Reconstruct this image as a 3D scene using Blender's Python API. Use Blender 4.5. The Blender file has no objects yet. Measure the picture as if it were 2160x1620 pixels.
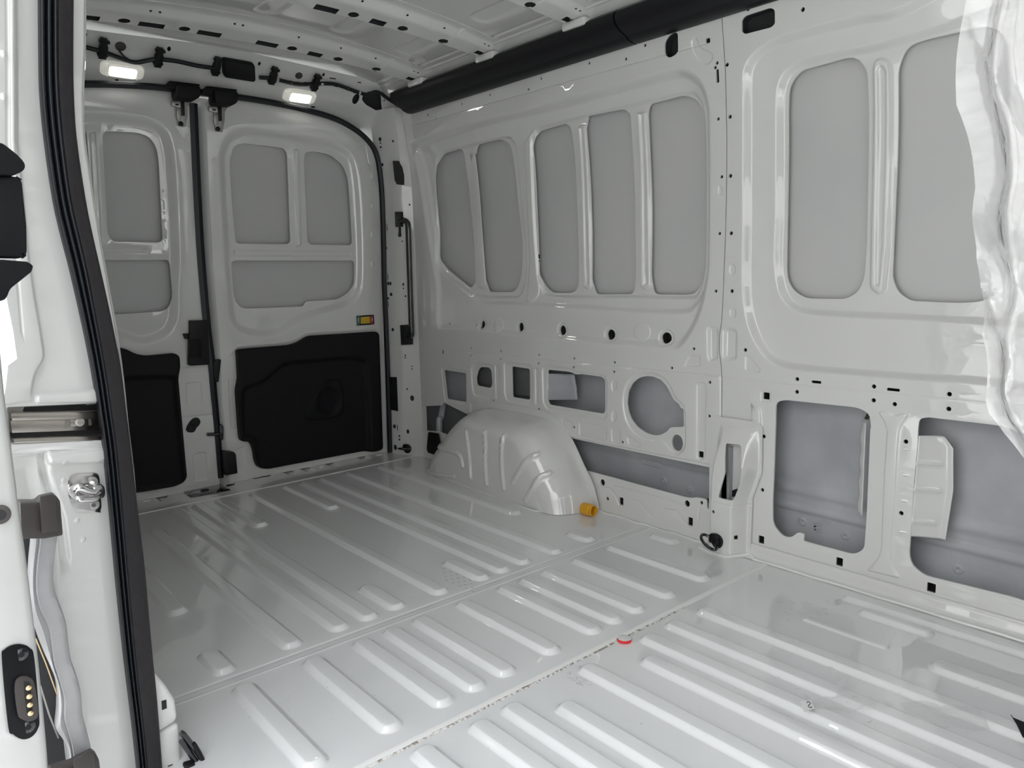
import bpy, bmesh, math, random
import numpy as np
from mathutils import Matrix, Vector
from mathutils.geometry import delaunay_2d_cdt
random.seed(3); np.random.seed(3)
sc = bpy.context.scene
COL = sc.collection

# ------------------------------------------------------------------ camera
FPX, YAW, PITCH, ROLL, CAMZ = 1578.325, -0.860945, 0.149562, 0.0224168, 0.95
_f = np.array([math.sin(YAW)*math.cos(PITCH), math.cos(YAW)*math.cos(PITCH), -math.sin(PITCH)])
_r = np.array([math.cos(YAW), -math.sin(YAW), 0.0]); _d = np.cross(_f, _r)
_c, _s = math.cos(ROLL), math.sin(ROLL)
CAM = np.array([_c*_r + _s*_d, -_s*_r + _c*_d, _f])
cam = bpy.data.cameras.new('camera'); cam.sensor_width = 36.0; cam.lens = FPX/2160*36
cam.clip_start = 0.02; cam.clip_end = 300
co = bpy.data.objects.new('camera', cam); COL.objects.link(co)
co.matrix_world = Matrix(((CAM[0][0], -CAM[1][0], -CAM[2][0], 0), (CAM[0][1], -CAM[1][1], -CAM[2][1], 0),
                          (CAM[0][2], -CAM[1][2], -CAM[2][2], CAMZ), (0, 0, 0, 1)))
sc.camera = co
# ------------------------------------------------------------------ sky, sun, exposure
sc.view_settings.view_transform = 'Standard'; sc.view_settings.look = 'None'
sc.view_settings.gamma = 1.0; sc.view_settings.use_curve_mapping = False
sc.view_settings.exposure = 0.0
SKY_STRENGTH = 3.7
wd = bpy.data.worlds.new('sky'); sc.world = wd; wd.use_nodes = True
nt = wd.node_tree; bg = nt.nodes['Background']; bg.inputs['Strength'].default_value = SKY_STRENGTH
tc = nt.nodes.new('ShaderNodeTexCoord'); sx = nt.nodes.new('ShaderNodeSeparateXYZ'); cr = nt.nodes.new('ShaderNodeValToRGB')
nt.links.new(tc.outputs['Generated'], sx.inputs[0]); nt.links.new(sx.outputs['Z'], cr.inputs[0]); nt.links.new(cr.outputs[0], bg.inputs[0])
# overcast-like sky: brighter towards the zenith
cr.color_ramp.elements[0].color = (.42, .42, .41, 1); cr.color_ramp.elements[1].color = (1.36, 1.46, 1.58, 1)
_e = cr.color_ramp.elements.new(.5); _e.color = (.98, .99, 1.0, 1)
sun = bpy.data.lights.new('sun', 'SUN'); sun.energy = 5.5; sun.angle = math.radians(2); sun.color = (1, .95, .88)
so = bpy.data.objects.new('sun', sun); COL.objects.link(so)
so.rotation_euler = Vector((-0.45, -0.35, -0.82)).to_track_quat('-Z', 'Y').to_euler()
sc.cycles.max_bounces = 14; sc.cycles.diffuse_bounces = 8; sc.cycles.glossy_bounces = 6
sc.cycles.transparent_max_bounces = 16; sc.cycles.sample_clamp_indirect = 6.0

# ------------------------------------------------------------------ materials
def mat(name, col, rough=.5, metal=0., coat=0., coat_r=.04, spec=.5, emit=None, noise=None, alpha=None):
    m = bpy.data.materials.new(name); m.use_nodes = True
    b = m.node_tree.nodes['Principled BSDF']; N = m.node_tree.nodes; L = m.node_tree.links
    b.inputs['Base Color'].default_value = (*col, 1); b.inputs['Roughness'].default_value = rough
    b.inputs['Metallic'].default_value = metal; b.inputs['Coat Weight'].default_value = coat
    b.inputs['Coat Roughness'].default_value = coat_r; b.inputs['Coat IOR'].default_value = 1.75; b.inputs['Specular IOR Level'].default_value = spec
    if emit: b.inputs['Emission Color'].default_value = (*emit[0], 1); b.inputs['Emission Strength'].default_value = emit[1]
    if noise:                                   # (scale, second colour, low, high)
        t = N.new('ShaderNodeTexCoord'); n = N.new('ShaderNodeTexNoise'); r = N.new('ShaderNodeValToRGB')
        n.inputs['Scale'].default_value = noise[0]; n.inputs['Detail'].default_value = 6
        L.new(t.outputs['Object'], n.inputs['Vector']); L.new(n.outputs['Fac'], r.inputs[0]); L.new(r.outputs[0], b.inputs['Base Color'])
        r.color_ramp.elements[0].position = noise[2]; r.color_ramp.elements[1].position = noise[3]
        r.color_ramp.elements[0].color = (*noise[1], 1); r.color_ramp.elements[1].color = (*col, 1)
    return m
WHITE = mat('white_paint', (.705, .705, .688), .40, coat=1., coat_r=.015, spec=.25)
FLOORW = mat('white_floor_paint', (.74, .745, .74), .40, coat=1., coat_r=.008, spec=.2, noise=(160, (.45, .45, .44), .24, .30))
SKIN = mat('thin_white_overspray', (.56, .56, .55), .45, noise=(3.0, (.53, .535, .53), .35, .62))
GREYSKIN = mat('grey_primer_overspray', (.46, .47, .485), .5, noise=(5.0, (.35, .36, .38), .35, .68))
SEALER = mat('seam_sealer', (.76, .76, .74), .5, coat=.4, coat_r=.2)
DARK = mat('hole_shade_black', (.02, .02, .022), .8)  # near-black painted in for shade inside holes and gaps, and for dark inserts
BLACK = mat('black_plastic', (.009, .009, .011), .45, spec=.3)
BLACKM = mat('matte_black_panel', (.007, .007, .009), .6, spec=.25, noise=(400, (.005, .005, .006), .3, .6))
GLOSSB = mat('gloss_black', (.010, .010, .012), .18, coat=.5)
RUBBER = mat('black_rubber', (.008, .009, .012), .36, spec=.4)
RUBBERG = mat('grey_flock_rubber', (.030, .027, .029), .6, spec=.3, noise=(60, (.022, .020, .022), .3, .7))
BROWNB = mat('dark_brown_plastic', (.060, .052, .050), .5)
CHROME = mat('chrome', (.72, .70, .70), .14, metal=1.)
STEEL = mat('brushed_steel', (.62, .58, .53), .28, metal=1.)
ZINC = mat('zinc_plate', (.36, .36, .34), .42, metal=.7)
GOLD = mat('gold_contact', (.80, .60, .36), .3, metal=1.)
ORANGE = mat('orange_plastic', (.72, .36, .012), .4, coat=.3, coat_r=.2)
RED = mat('red_plastic', (.70, .012, .02), .35, coat=.3)
YELLOW = mat('yellow_rocker', (.62, .42, .03), .35)
GREENP = mat('green_print', (.03, .14, .12), .5)
REDP = mat('red_print', (.30, .03, .05), .5)
PRINT = mat('pale_print', (.55, .55, .5), .6)
GREYSEAL = mat('grey_hem_sealer', (.46, .46, .46), .45, noise=(30, (.40, .40, .41), .3, .7))
LENS = mat('lamp_lens_clear', (.75, .75, .68), .12, coat=1., emit=((1., .97, .86), .30))
GLOW = mat('lamp_glow', (1, 1, 1), .4, emit=((1., .98, .90), 16.0))
ASPH = mat('pale_concrete', (.50, .50, .49), .85, noise=(30, (.43, .43, .42), .3, .7))
CABG = mat('cab_grey', (.10, .10, .11), .6)
BRICK = mat('far_facade', (.55, .52, .48), .8)
TAN = mat('tape_brown', (.06, .045, .03), .7)
def film(name, alpha, tint, rough=.16, trans=.5, ior=1.6, crinkle=0):
    m = bpy.data.materials.new(name); m.use_nodes = True; N = m.node_tree.nodes; L = m.node_tree.links; N.clear()
    o = N.new('ShaderNodeOutputMaterial'); t = N.new('ShaderNodeBsdfTransparent'); g = N.new('ShaderNodeBsdfGlossy'); tl = N.new('ShaderNodeBsdfTranslucent'); df = N.new('ShaderNodeBsdfDiffuse')
    g.inputs['Roughness'].default_value = rough; tl.inputs[0].default_value = (*tint, 1); df.inputs[0].default_value = (*tint, 1)
    a = N.new('ShaderNodeMixShader'); a.inputs[0].default_value = trans; L.new(df.outputs[0], a.inputs[1]); L.new(tl.outputs[0], a.inputs[2])
    fr = N.new('ShaderNodeLayerWeight'); fr.inputs[0].default_value = .5; pw = N.new('ShaderNodeMath'); pw.operation = 'POWER'; pw.inputs[1].default_value = 4.; L.new(fr.outputs['Facing'], pw.inputs[0]); ma = N.new('ShaderNodeMath'); ma.operation = 'MULTIPLY_ADD'; ma.inputs[1].default_value = ior; ma.inputs[2].default_value = ior*.09; L.new(pw.outputs[0], ma.inputs[0])
    b = N.new('ShaderNodeMixShader'); b.inputs[0].default_value = alpha; L.new(t.outputs[0], b.inputs[1]); L.new(a.outputs[0], b.inputs[2])
    c = N.new('ShaderNodeMixShader'); L.new(ma.outputs[0], c.inputs[0]); L.new(b.outputs[0], c.inputs[1]); L.new(g.outputs[0], c.inputs[2])
    if crinkle:
        tc_ = N.new('ShaderNodeTexCoord'); v = N.new('ShaderNodeTexVoronoi'); v.feature = 'SMOOTH_F1'; v.inputs['Scale'].default_value = crinkle; nz = N.new('ShaderNodeTexNoise'); nz.inputs['Scale'].default_value = crinkle*1.6; nz.inputs['Detail'].default_value = 4
        mx = N.new('ShaderNodeMath'); mx.operation = 'ADD'; bp = N.new('ShaderNodeBump'); bp.inputs['Strength'].default_value = .75; bp.inputs['Distance'].default_value = .012
        for q in (v, nz): L.new(tc_.outputs['Object'], q.inputs['Vector'])
        L.new(v.outputs[0], mx.inputs[0]); L.new(nz.outputs[0], mx.inputs[1]); L.new(mx.outputs[0], bp.inputs['Height'])
        for q in (g, fr): L.new(bp.outputs[0], q.inputs['Normal'])
    L.new(c.outputs[0], o.inputs[0]); return m
PLASTIC = film('clear_polythene', .38, (.95, .94, .94), .18, .55, 1.2, 9)
SCRAP = film('clear_film', .22, (.97, .97, .97), .12, .5, .7)

# ------------------------------------------------------------------ photo rays onto the real surfaces
W, YC = 2.13, 1.216
def Yw(z): z = np.asarray(z, float); return W - .05*np.clip((z-1.25)/.5, 0, 2)**2
def Xr(z): return -3.43 + .065*np.asarray(z, float)
def ray(p): return CAM.T @ np.array([p[0]-1080, p[1]-810, FPX])
def unproj(p, axis, g, n=40):
    r = ray(p); P = np.array([-2., 1.5, .5]); t = None
    for _ in range(n):
        tn = (g(P) - (CAMZ if axis == 2 else 0))/r[axis]
        t = tn if t is None else .5*t + .5*tn
        P = r*t + np.array([0, 0, CAMZ])
    return P
def wpx(pts, d=0.): return [tuple(unproj(p, 1, lambda P: Yw(P[2])+d)[[0, 2]]) for p in pts]
def rpx(pts, d=0.): return [tuple(unproj(p, 0, lambda P: Xr(P[2])-d)[[1, 2]]) for p in pts]
def fpx(pts, z=0.): return [tuple(unproj(p, 2, lambda P: z)[[0, 1]]) for p in pts]
def P_w(p, d=0.): return unproj(p, 1, lambda P: Yw(P[2])+d)
def P_r(p, d=0.): return unproj(p, 0, lambda P: Xr(P[2])-d)
JT = .6                                         # the pillar face turns towards the load space
def P_x(p, x): return unproj(p, 0, lambda P: x-(JT*(P[1]-.22) if -1.45 < x < -1.1 else 0.), 60)
def P_f(p, z=0.): return unproj(p, 2, lambda P: z)
def K(x0, y0, s): return lambda pts: [(x0+a/s, y0+b/s) for a, b in pts]
k6 = K(800, 0, 2.842); k7 = K(800, 200, 2.842); k8 = K(800, 640, 2.842)
q1 = K(1460, 0, 3.0857); q2 = K(1460, 500, 3.0857); q3 = K(1460, 900, 3.0857)
d4 = K(150, 0, 2.88); d5 = K(200, 500, 2.893); a1 = K(0, 0, 3); a2 = K(0, 540, 3); a3 = K(0, 1080, 3)
e2 = K(1160, 900, 4.5); e3 = K(1480, 860, 4.765); g4 = K(480, 0, 3.484); g5 = K(700, 120, 7.042)
# ------------------------------------------------------------------ outline helpers
def rnd(pts, r=.02, n=5):
    pts = [np.array(p, float) for p in pts]; out = []; m = len(pts); R_ = [r]*m if np.isscalar(r) else list(r)
    for i in range(m):
        p, a, b = pts[i], pts[i-1], pts[(i+1) % m]
        u, v = a-p, b-p; lu, lv = np.hypot(*u), np.hypot(*v)
        if lu < 1e-6 or lv < 1e-6: continue
        q = min(R_[i], lu*.45, lv*.45); s, e = p+u/lu*q, p+v/lv*q
        for t in np.linspace(0, 1, n): out.append((1-t)**2*s + 2*t*(1-t)*p + t*t*e)
    return np.array(out)
def smooth(pts, n=4, closed=True):
    P = np.array(pts, float); m = len(P); out = []
    for i in range(m if closed else m-1):
        if closed: a, b, c, d = P[i-1], P[i], P[(i+1) % m], P[(i+2) % m]
        else: a, b, c, d = P[max(i-1, 0)], P[i], P[i+1], P[min(i+2, m-1)]
        for k in range(n):
            t = k/n
            out.append(.5*((2*b)+(-a+c)*t+(2*a-5*b+4*c-d)*t*t+(-a+3*b-3*c+d)*t**3))
    if not closed: out.append(P[-1])
    return np.array(out)
def circ(c, rx, ry=None, n=14):
    ry = rx if ry is None else ry; t = np.arange(n)*2*math.pi/n
    return np.stack([c[0]+rx*np.cos(t), c[1]+ry*np.sin(t)], 1)
def rect(c, w, h, r=.002, n=3):
    x, y = c; return rnd([(x-w/2, y-h/2), (x+w/2, y-h/2), (x+w/2, y+h/2), (x-w/2, y+h/2)], r, n)
def stadium(x0, x1, y, hw, n=9):
    t = np.linspace(math.pi/2, 3*math.pi/2, n); a = np.stack([x0+hw*.8+hw*.8*np.cos(t), y+hw*np.sin(t)], 1)
    b = np.stack([x1-hw*.8-hw*.8*np.cos(t), y-hw*np.sin(t)], 1); return np.vstack([a, b])
def resample(P, mx, closed=True):
    out = []; m = len(P)
    for i in range(m if closed else m-1):
        a, b = P[i], P[(i+1) % m]; k = max(1, int(math.ceil(np.hypot(*(b-a))/mx)))
        for j in range(k): out.append(a+(b-a)*j/k)
    if not closed: out.append(P[-1])
    return np.array(out)
def inside(P, poly):
    x, y = P[:, 0], P[:, 1]; c = np.zeros(len(P), bool); m = len(poly)
    for i in range(m):
        x0, y0 = poly[i]; x1, y1 = poly[(i+1) % m]
        if y0 == y1: continue
        k = ((y0 > y) != (y1 > y)) & (x < (x1-x0)*(y-y0)/(y1-y0)+x0); c ^= k
    return c
def pdist(P, poly, closed=True):
    A = np.asarray(poly); B = np.roll(A, -1, 0) if closed else A[1:]; A = A if closed else A[:-1]
    out = np.empty(len(P)); D = B-A; L2 = np.maximum((D**2).sum(1), 1e-12)
    for s in range(0, len(P), 3000):
        q = P[s:s+3000]; t = ((q[:, None, :]-A[None])*D[None]).sum(2)/L2; t = np.clip(t, 0, 1)
        e = q[:, None, :]-A[None]-t[..., None]*D[None]; out[s:s+3000] = np.sqrt((e**2).sum(2).min(1))
    return out
def sst(t): t = np.clip(t, 0, 1); return t*t*(3-2*t)
class F:                                        # a pressed feature: outline, flank width, depth (+ = away from the room)
    def __init__(s, poly, w, d, line=False, prof=None):
        s.p = np.array(poly, float); s.w, s.d, s.line, s.prof = w, d, line, prof or sst
        s.lo, s.hi = s.p.min(0)-w, s.p.max(0)+w
    def depth(s, P):
        D = np.zeros(len(P)); k = np.all((P > s.lo) & (P < s.hi), 1)
        if not k.any(): return D
        q = P[k]
        if s.line: D[k] = s.d*s.prof(1-pdist(q, s.p, False)/s.w)
        else:
            di = pdist(q, s.p); D[k] = np.where(inside(q, s.p), s.d*s.prof(di/s.w), 0.)
        return D
    def rows(s):
        R = []
        if s.line:
            P = resample(s.p, .05, False); T = np.gradient(P, axis=0); offs = [-s.w, -.5*s.w, 0, .5*s.w, s.w]; cl = False
        else:
            P = resample(s.p, .05); T = np.roll(P, -1, 0)-np.roll(P, 1, 0); cl = True
            offs = [0, .2*s.w, .4*s.w, .6*s.w, .8*s.w, s.w] if s.w > .012 else [0, .5*s.w, s.w]
        T = T/np.maximum(np.hypot(T[:, 0], T[:, 1])[:, None], 1e-9); Nn = np.stack([-T[:, 1], T[:, 0]], 1)
        if not s.line:
            area = .5*np.sum(P[:, 0]*np.roll(P[:, 1], -1)-np.roll(P[:, 0], -1)*P[:, 1])
            if area < 0: Nn = -Nn
        for o in offs:
            Q = P+Nn*o
            ok = np.abs(pdist(Q, s.p, cl)-abs(o)) < .08*s.w+1e-4
            R.append((Q, ok, cl))
        return R
def depth_of(feats, P):
    D = np.zeros(len(P))
    for f in feats: D += f.depth(P)
    return D
# ------------------------------------------------------------------ object helpers
def empty(name, loc=(0, 0, 0)):
    o = bpy.data.objects.new(name, None); o.location = loc; o.empty_display_size = .05; COL.objects.link(o); return o
def tag(o, label, cat, kind=None, group=None):
    o['label'] = label; o['category'] = cat
    if kind: o['kind'] = kind
    if group: o['group'] = group
    return o
def link(name, me, m, parent=None):
    o = bpy.data.objects.new(name, me); COL.objects.link(o)
    if m is not None: me.materials.append(m)
    if parent is not None:
        o.parent = parent
        if parent.type == 'EMPTY': o.matrix_parent_inverse = Matrix.Translation(-Vector(parent.location))
    return o
def sheet(name, m, mapf, face, outline, holes=(), feats=(), grid=.06, lip=.006, parent=None, seg=.06):
    outline = np.array(outline, float); holes = [np.array(h, float) for h in holes]; feats = list(feats)
    V = []; E = []
    def loop(P, closed, ok=None):
        b = len(V); V.extend(map(tuple, P)); n = len(P)
        for i in range(n if closed else n-1):
            j = (i+1) % n
            if ok is None or (ok[i] and ok[j]): E.append((b+i, b+j))
    loop(resample(outline, seg), True)
    for h in holes: loop(resample(h, seg), True)
    lo, hi = outline.min(0), outline.max(0)
    for f in feats:
        for Q, ok, cl in f.rows():
            kk = ok & np.all((Q > lo-.001) & (Q < hi+.001), 1)
            if not kk.any(): continue
            if kk.all(): loop(Q, cl)
            else:
                idx = np.where(kk)[0]; b = len(V); V.extend(map(tuple, Q[idx])); mp = {k: b+i for i, k in enumerate(idx)}; n = len(Q)
                for k in idx:
                    j = (k+1) % n
                    if j in mp and (cl or j): E.append((mp[k], mp[j]))
    gx, gy = np.meshgrid(np.arange(lo[0]+grid*.5, hi[0], grid), np.arange(lo[1]+grid*.5, hi[1], grid))
    V.extend(map(tuple, np.stack([gx.ravel(), gy.ravel()], 1)))
    v2, e2_, f2, *_ = delaunay_2d_cdt([Vector(v) for v in V], E, [], 0, 1e-6, False)
    U = np.array([tuple(v) for v in v2]); T = np.array([tuple(f) for f in f2])
    c = U[T].mean(1); keep = inside(c, outline)
    for h in holes:
        hl, hh = h.min(0), h.max(0); k = np.where(keep & np.all((c > hl) & (c < hh), 1))[0]
        if len(k): keep[k[inside(c[k], h)]] = False
    T = T[keep]; used = np.unique(T); remap = -np.ones(len(U), int); remap[used] = np.arange(len(used)); U = U[used]; T = remap[T]
    def pos(P, extra=0.): return mapf(P, depth_of(feats, P)+extra)
    e = .0006
    X = pos(U); du = pos(U+[e, 0])-pos(U-[e, 0]); dv = pos(U+[0, e])-pos(U-[0, e])
    Nn = np.cross(du, dv); Nn /= np.linalg.norm(Nn, axis=1)[:, None]+1e-12
    sg = np.sign(Nn.mean(0) @ np.array(face)); Nn *= sg
    a, b, c3 = X[T[:, 0]], X[T[:, 1]], X[T[:, 2]]
    fl = (np.cross(b-a, c3-a)*Nn[T].mean(1)).sum(1) < 0; T[fl] = T[fl][:, ::-1]
    ed = np.vstack([T[:, [0, 1]], T[:, [1, 2]], T[:, [2, 0]]])
    key = np.sort(ed, 1); _, ix, ct = np.unique(key, axis=0, return_index=True, return_counts=True)
    be = ed[ix[ct == 1]]; bv = np.unique(be); rm = {k: len(U)+i for i, k in enumerate(bv)}
    Xb = pos(U[bv], lip)
    faces = [tuple(t) for t in T] + [(int(j), int(i), rm[i], rm[j]) for i, j in be]
    me = bpy.data.meshes.new(name); me.from_pydata(np.vstack([X, Xb]).tolist(), [], faces); me.update()
    me.polygons.foreach_set('use_smooth', [True]*len(faces))
    nt_ = len(T); ln = np.zeros((len(me.loops), 3)); ln[:nt_*3] = Nn[T.ravel()]
    fn = np.zeros(len(me.polygons)*3); me.polygons.foreach_get('normal', fn); fn = fn.reshape(-1, 3)
    ln[nt_*3:] = np.repeat(fn[nt_:], 4, 0)
    me.normals_split_custom_set(ln.tolist())
    return link(name, me, m, parent)
def cups(name, mapf, feats, holes, parent, depth=.03, m=None):  # dark cups added behind holes so that they look black with shade
    vs, fs = [], []
    for h in holes:
        h = np.array(h, float); c = h.mean(0); h2 = c+(h-c)*1.12; b = len(vs); n = len(h)
        d = depth_of(feats, c[None])[0]
        for dd in (.0062, depth): vs.extend(mapf(h2, np.full(n, d+dd)).tolist())
        fs += [(b+i, b+(i+1) % n, b+n+(i+1) % n, b+n+i) for i in range(n)] + [tuple(b+n+i for i in range(n))]
    me = bpy.data.meshes.new(name); me.from_pydata(vs, [], fs); me.update(); o = link(name, me, m or DARK, parent); o['kind'] = 'stuff'; return o
def mesh(name, m, vs, fs, parent=None, sm=False, bevel=0., seg=2, sub=0):
    bm = bmesh.new(); bv = [bm.verts.new(tuple(v)) for v in vs]
    for f in fs:
        try: bm.faces.new([bv[i] for i in f])
        except ValueError: pass
    bmesh.ops.recalc_face_normals(bm, faces=bm.faces)
    if bevel: bmesh.ops.bevel(bm, geom=[e for e in bm.edges if len(e.link_faces) == 2 and e.calc_face_angle(0) > .5], offset=bevel, segments=seg, affect='EDGES', profile=.5)
    me = bpy.data.meshes.new(name); bm.to_mesh(me); bm.free()
    if sm or bevel:
        me.polygons.foreach_set('use_smooth', [True]*len(me.polygons))
        if hasattr(me, 'set_sharp_from_angle'): me.set_sharp_from_angle(angle=math.radians(38))
    return link(name, me, m, parent)
def prism3(name, m, P0, vec, parent=None, bevel=0., seg=2):      # a closed 3D outline pushed along a vector
    P0 = np.array(P0, float); n = len(P0); P1 = P0+np.array(vec); vs = np.vstack([P0, P1])
    fs = [tuple(range(n)), tuple(range(2*n-1, n-1, -1))]+[(i, (i+1) % n, n+(i+1) % n, n+i) for i in range(n)]
    return mesh(name, m, vs, fs, parent, bevel > 0, bevel, seg)
def box(name, m, lo, hi, parent=None, bevel=0., seg=2):
    (x0, y0, z0), (x1, y1, z1) = lo, hi
    return prism3(name, m, [(x0, y0, z0), (x1, y0, z0), (x1, y1, z0), (x0, y1, z0)], (0, 0, z1-z0), parent, bevel, seg)
def tube(name, m, pts, r, parent=None, n=10, closed=False, sm=4):
    P = smooth(pts, sm, closed) if sm > 1 else np.array(pts, float); N = len(P)
    rr = np.full(N, r) if np.isscalar(r) else np.interp(np.linspace(0, 1, N), np.linspace(0, 1, len(r)), r)
    T = (np.roll(P, -1, 0)-np.roll(P, 1, 0)) if closed else np.gradient(P, axis=0); T /= np.linalg.norm(T, axis=1)[:, None]+1e-12
    up = np.array([0, 0, 1.]) if abs(T[0][2]) < .9 else np.array([1., 0, 0]); vs = []
    u = np.cross(T[0], up); u /= np.linalg.norm(u)
    for i in range(N):
        u = u-T[i]*(u@T[i]); u /= np.linalg.norm(u); v = np.cross(T[i], u)
        for k in range(n): a = 2*math.pi*k/n; vs.append(P[i]+rr[i]*(u*math.cos(a)+v*math.sin(a)))
    fs = []
    for i in range(N if closed else N-1):
        j = (i+1) % N
        for k in range(n): fs.append((i*n+k, i*n+(k+1) % n, j*n+(k+1) % n, j*n+k))
    if not closed: fs += [tuple(range(n)), tuple(range((N-1)*n, N*n))]
    return mesh(name, m, vs, fs, parent, True)
def loft(name, m, rows, parent=None, closed_u=False, caps=False):
    R = [np.array(r, float) for r in rows]; n = len(R[0]); vs = np.vstack(R); fs = []
    for i in range(len(R)-1):
        for k in range(n if closed_u else n-1):
            l = (k+1) % n; fs.append((i*n+k, i*n+l, (i+1)*n+l, (i+1)*n+k))
    if caps: fs += [tuple(range(n)), tuple(range((len(R)-1)*n, len(R)*n))]
    return mesh(name, m, vs, fs, parent, True)
def disc(name, m, c, nrm, r, h, parent=None, n=20, bevel=.0):
    nrm = Vector(nrm).normalized(); a = nrm.orthogonal().normalized(); b = nrm.cross(a); c = Vector(c)
    return prism3(name, m, [tuple(c+(a*math.cos(2*math.pi*k/n)+b*math.sin(2*math.pi*k/n))*r) for k in range(n)], tuple(nrm*h), parent, bevel)
wallmap = lambda P, d: np.stack([P[:, 0], Yw(P[:, 1])+d, P[:, 1]], 1)
rwallmap = lambda P, d: np.stack([P[:, 0], 2*YC-Yw(P[:, 1])-d, P[:, 1]], 1)
rearmap = lambda P, d: np.stack([Xr(P[:, 1])-d, P[:, 0], P[:, 1]], 1)
floormap = lambda P, d: np.stack([P[:, 0], P[:, 1], -d], 1)
xmap = lambda x: (lambda P, d: np.stack([np.full(len(P), x)-d, P[:, 0], P[:, 1]], 1))

# ================================================================== FLOOR
floor = empty('floor', (-1.2, YC, 0)); tag(floor, 'glossy white ribbed steel cargo floor of the van', 'floor', 'structure')
HW, RW, RD = .033, .018, -.0125
def rib(x0, x1, y, hw=HW, d=RD): return F(stadium(x0, x1, y, hw), min(RW, hw*.7), d)
YR = [.57, .745, .882, .973, 1.066, 1.216, 1.370, 1.457, 1.550, 1.687, 1.860]
fr = [rib(-3.6, -2.155, .585), rib(-2.98, -1.745, .745), rib(-3.20, -1.745, .882), rib(-3.20, -1.745, .973), rib(-3.20, -2.725, 1.068),
      rib(-1.966, -1.749, 1.066), rib(-3.20, -1.744, 1.216), rib(-3.20, -2.725, 1.372), rib(-1.954, -1.738, 1.372), rib(-3.20, -1.740, 1.457),
      rib(-3.20, -1.742, 1.552), rib(-3.20, -1.735, 1.69), rib(-3.20, -2.139, 1.862), rib(-1.866, -1.737, 1.855), rib(-1.891, -1.737, .566)]
fm = [rib(-1.672, -1.262, y) for y in YR] + [rib(-1.64, -1.515, 2.05)]
ff = [rib(-1.183, .6, 1.216), rib(-1.183, .6, .975), rib(-1.106, .6, 1.066), rib(-1.181, .6, .884), rib(-1.106, .6, 1.353), rib(-1.180, .6, 1.440),
      rib(-1.182, .6, 1.546), rib(-1.172, .6, 1.675), rib(-1.19, .6, .747), rib(-1.19, .6, .60), rib(-.945, -.715, 1.833, .016, -.006), rib(-.864, -.665, 1.982, .026),
      F(stadium(-.935, .5, 2.042, .026), .018, RD), rib(-.625, .6, 1.828, .036)]
def fsheet(x0, x1, feats, y0=.30, y1=2.124): return sheet('floor_panel', FLOORW, floormap, (0, 0, 1), [(x0, y0), (x1, y0), (x1, y1), (x0, y1)], [], feats, .12, .004, floor, .1)
fsheet(-3.245, -1.7005, fr+[F([(-1.722, .2), (-1.722, 2.2)], .006, .0025, True)])
fsheet(-1.6995, -1.2075, fm+[F([(-1.690, .2), (-1.690, 2.2)], .007, -.002, True)])
fsheet(-1.2065, .9, ff)
# threshold plate behind the last floor seam
th = [F(stadium(-3.50, x, y, .030), .016, .006) for x, y in ((-3.344, 1.489), (-3.334, 1.579), (-3.327, 1.712), (-3.345, 1.893), (-3.343, .902), (-3.34, .62))]
th_h = [np.array(fpx(rnd([(x+a, y+b) for a, b in pts], 6))) for (x, y), pts in (
    ((555, 1004), [(-26, 4), (-22, -1), (18, -7), (20, -4), (14, 2), (-20, 8)]), ((487, 1022), [(-12, 4), (-8, -2), (10, -4), (8, 2), (-8, 6)]))]
th_h += [circ(P_f(p)[:2], a, b) for p, a, b in (((800, 961), .012, .022), ((664, 984), .013, .022), ((678, 986), .009, .013), ((316, 1051), .012, .022), ((311, 1058), .012, .022))]
sheet('threshold_panel', WHITE, lambda P, d: np.stack([P[:, 0], P[:, 1], .003-d], 1), (0, 0, 1), [(-3.46, .34), (-3.243, .34), (-3.243, 2.10), (-3.46, 2.10)], th_h, th, .1, .006, floor)
cups('hole_shade_cup', floormap, [], th_h, floor, .04)
box('rear_sill', WHITE, (-3.62, .32, -.16), (-3.25, 2.10, -.046), floor); box('rear_sill', WHITE, (-3.62, .32, -.16), (-3.50, 2.10, .30), floor)
box('floor_edge', WHITE, (-3.6, 2.10, -.05), (.9, 2.36, -.022), floor); box('floor_edge', WHITE, (-3.6, .07, -.05), (-1.45, .34, -.022), floor)
pk = [P_f(p, .005) for p in [(384, 1034), (466, 1021), (487, 1034), (402, 1049)]]
pb_ = prism3('striker_plate', GLOSSB, pk, (0, 0, .002), floor, .001)
c_ = P_f((432, 1034), .007); disc('striker_socket', DARK, c_, (0, 0, 1), .018, .003, pb_, 22, .001)
for p in ((396, 1043), (412, 1026), (478, 1030), (455, 1040), (402, 1034), (468, 1024)): disc('plate_rivet', STEEL, P_f(p, .007), (0, 0, 1), .0035, .0012, pb_, 10)
vs_, fs_ = [], []; rs_ = np.random.RandomState(11)
for _ in range(190):                               # dried drips and drops on the paint
    x, y = rs_.uniform(-2.6, -.2), rs_.uniform(.5, 2.0); r = rs_.uniform(.0016, .0042); b = len(vs_); k = rs_.uniform(.6, 1.5)
    if any(f.depth(np.array([[x, y]]))[0] != 0 for f in fr+fm+ff): continue
    vs_ += [(x+r*k*math.cos(t), y+r*math.sin(t), .0001) for t in np.arange(8)*math.pi/4] + [(x+.55*r*k*math.cos(t), y+.55*r*math.sin(t), .0009) for t in np.arange(8)*math.pi/4]
    fs_ += [(b+i, b+(i+1) % 8, b+8+(i+1) % 8, b+8+i) for i in range(8)] + [tuple(range(b+8, b+16))]
mesh('dried_drops', WHITE, vs_, fs_, floor, True)['kind'] = 'stuff'
SCUFF = mat('grey_scuff', (.36, .36, .355), .6); vs_, fs_ = [], []
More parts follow.
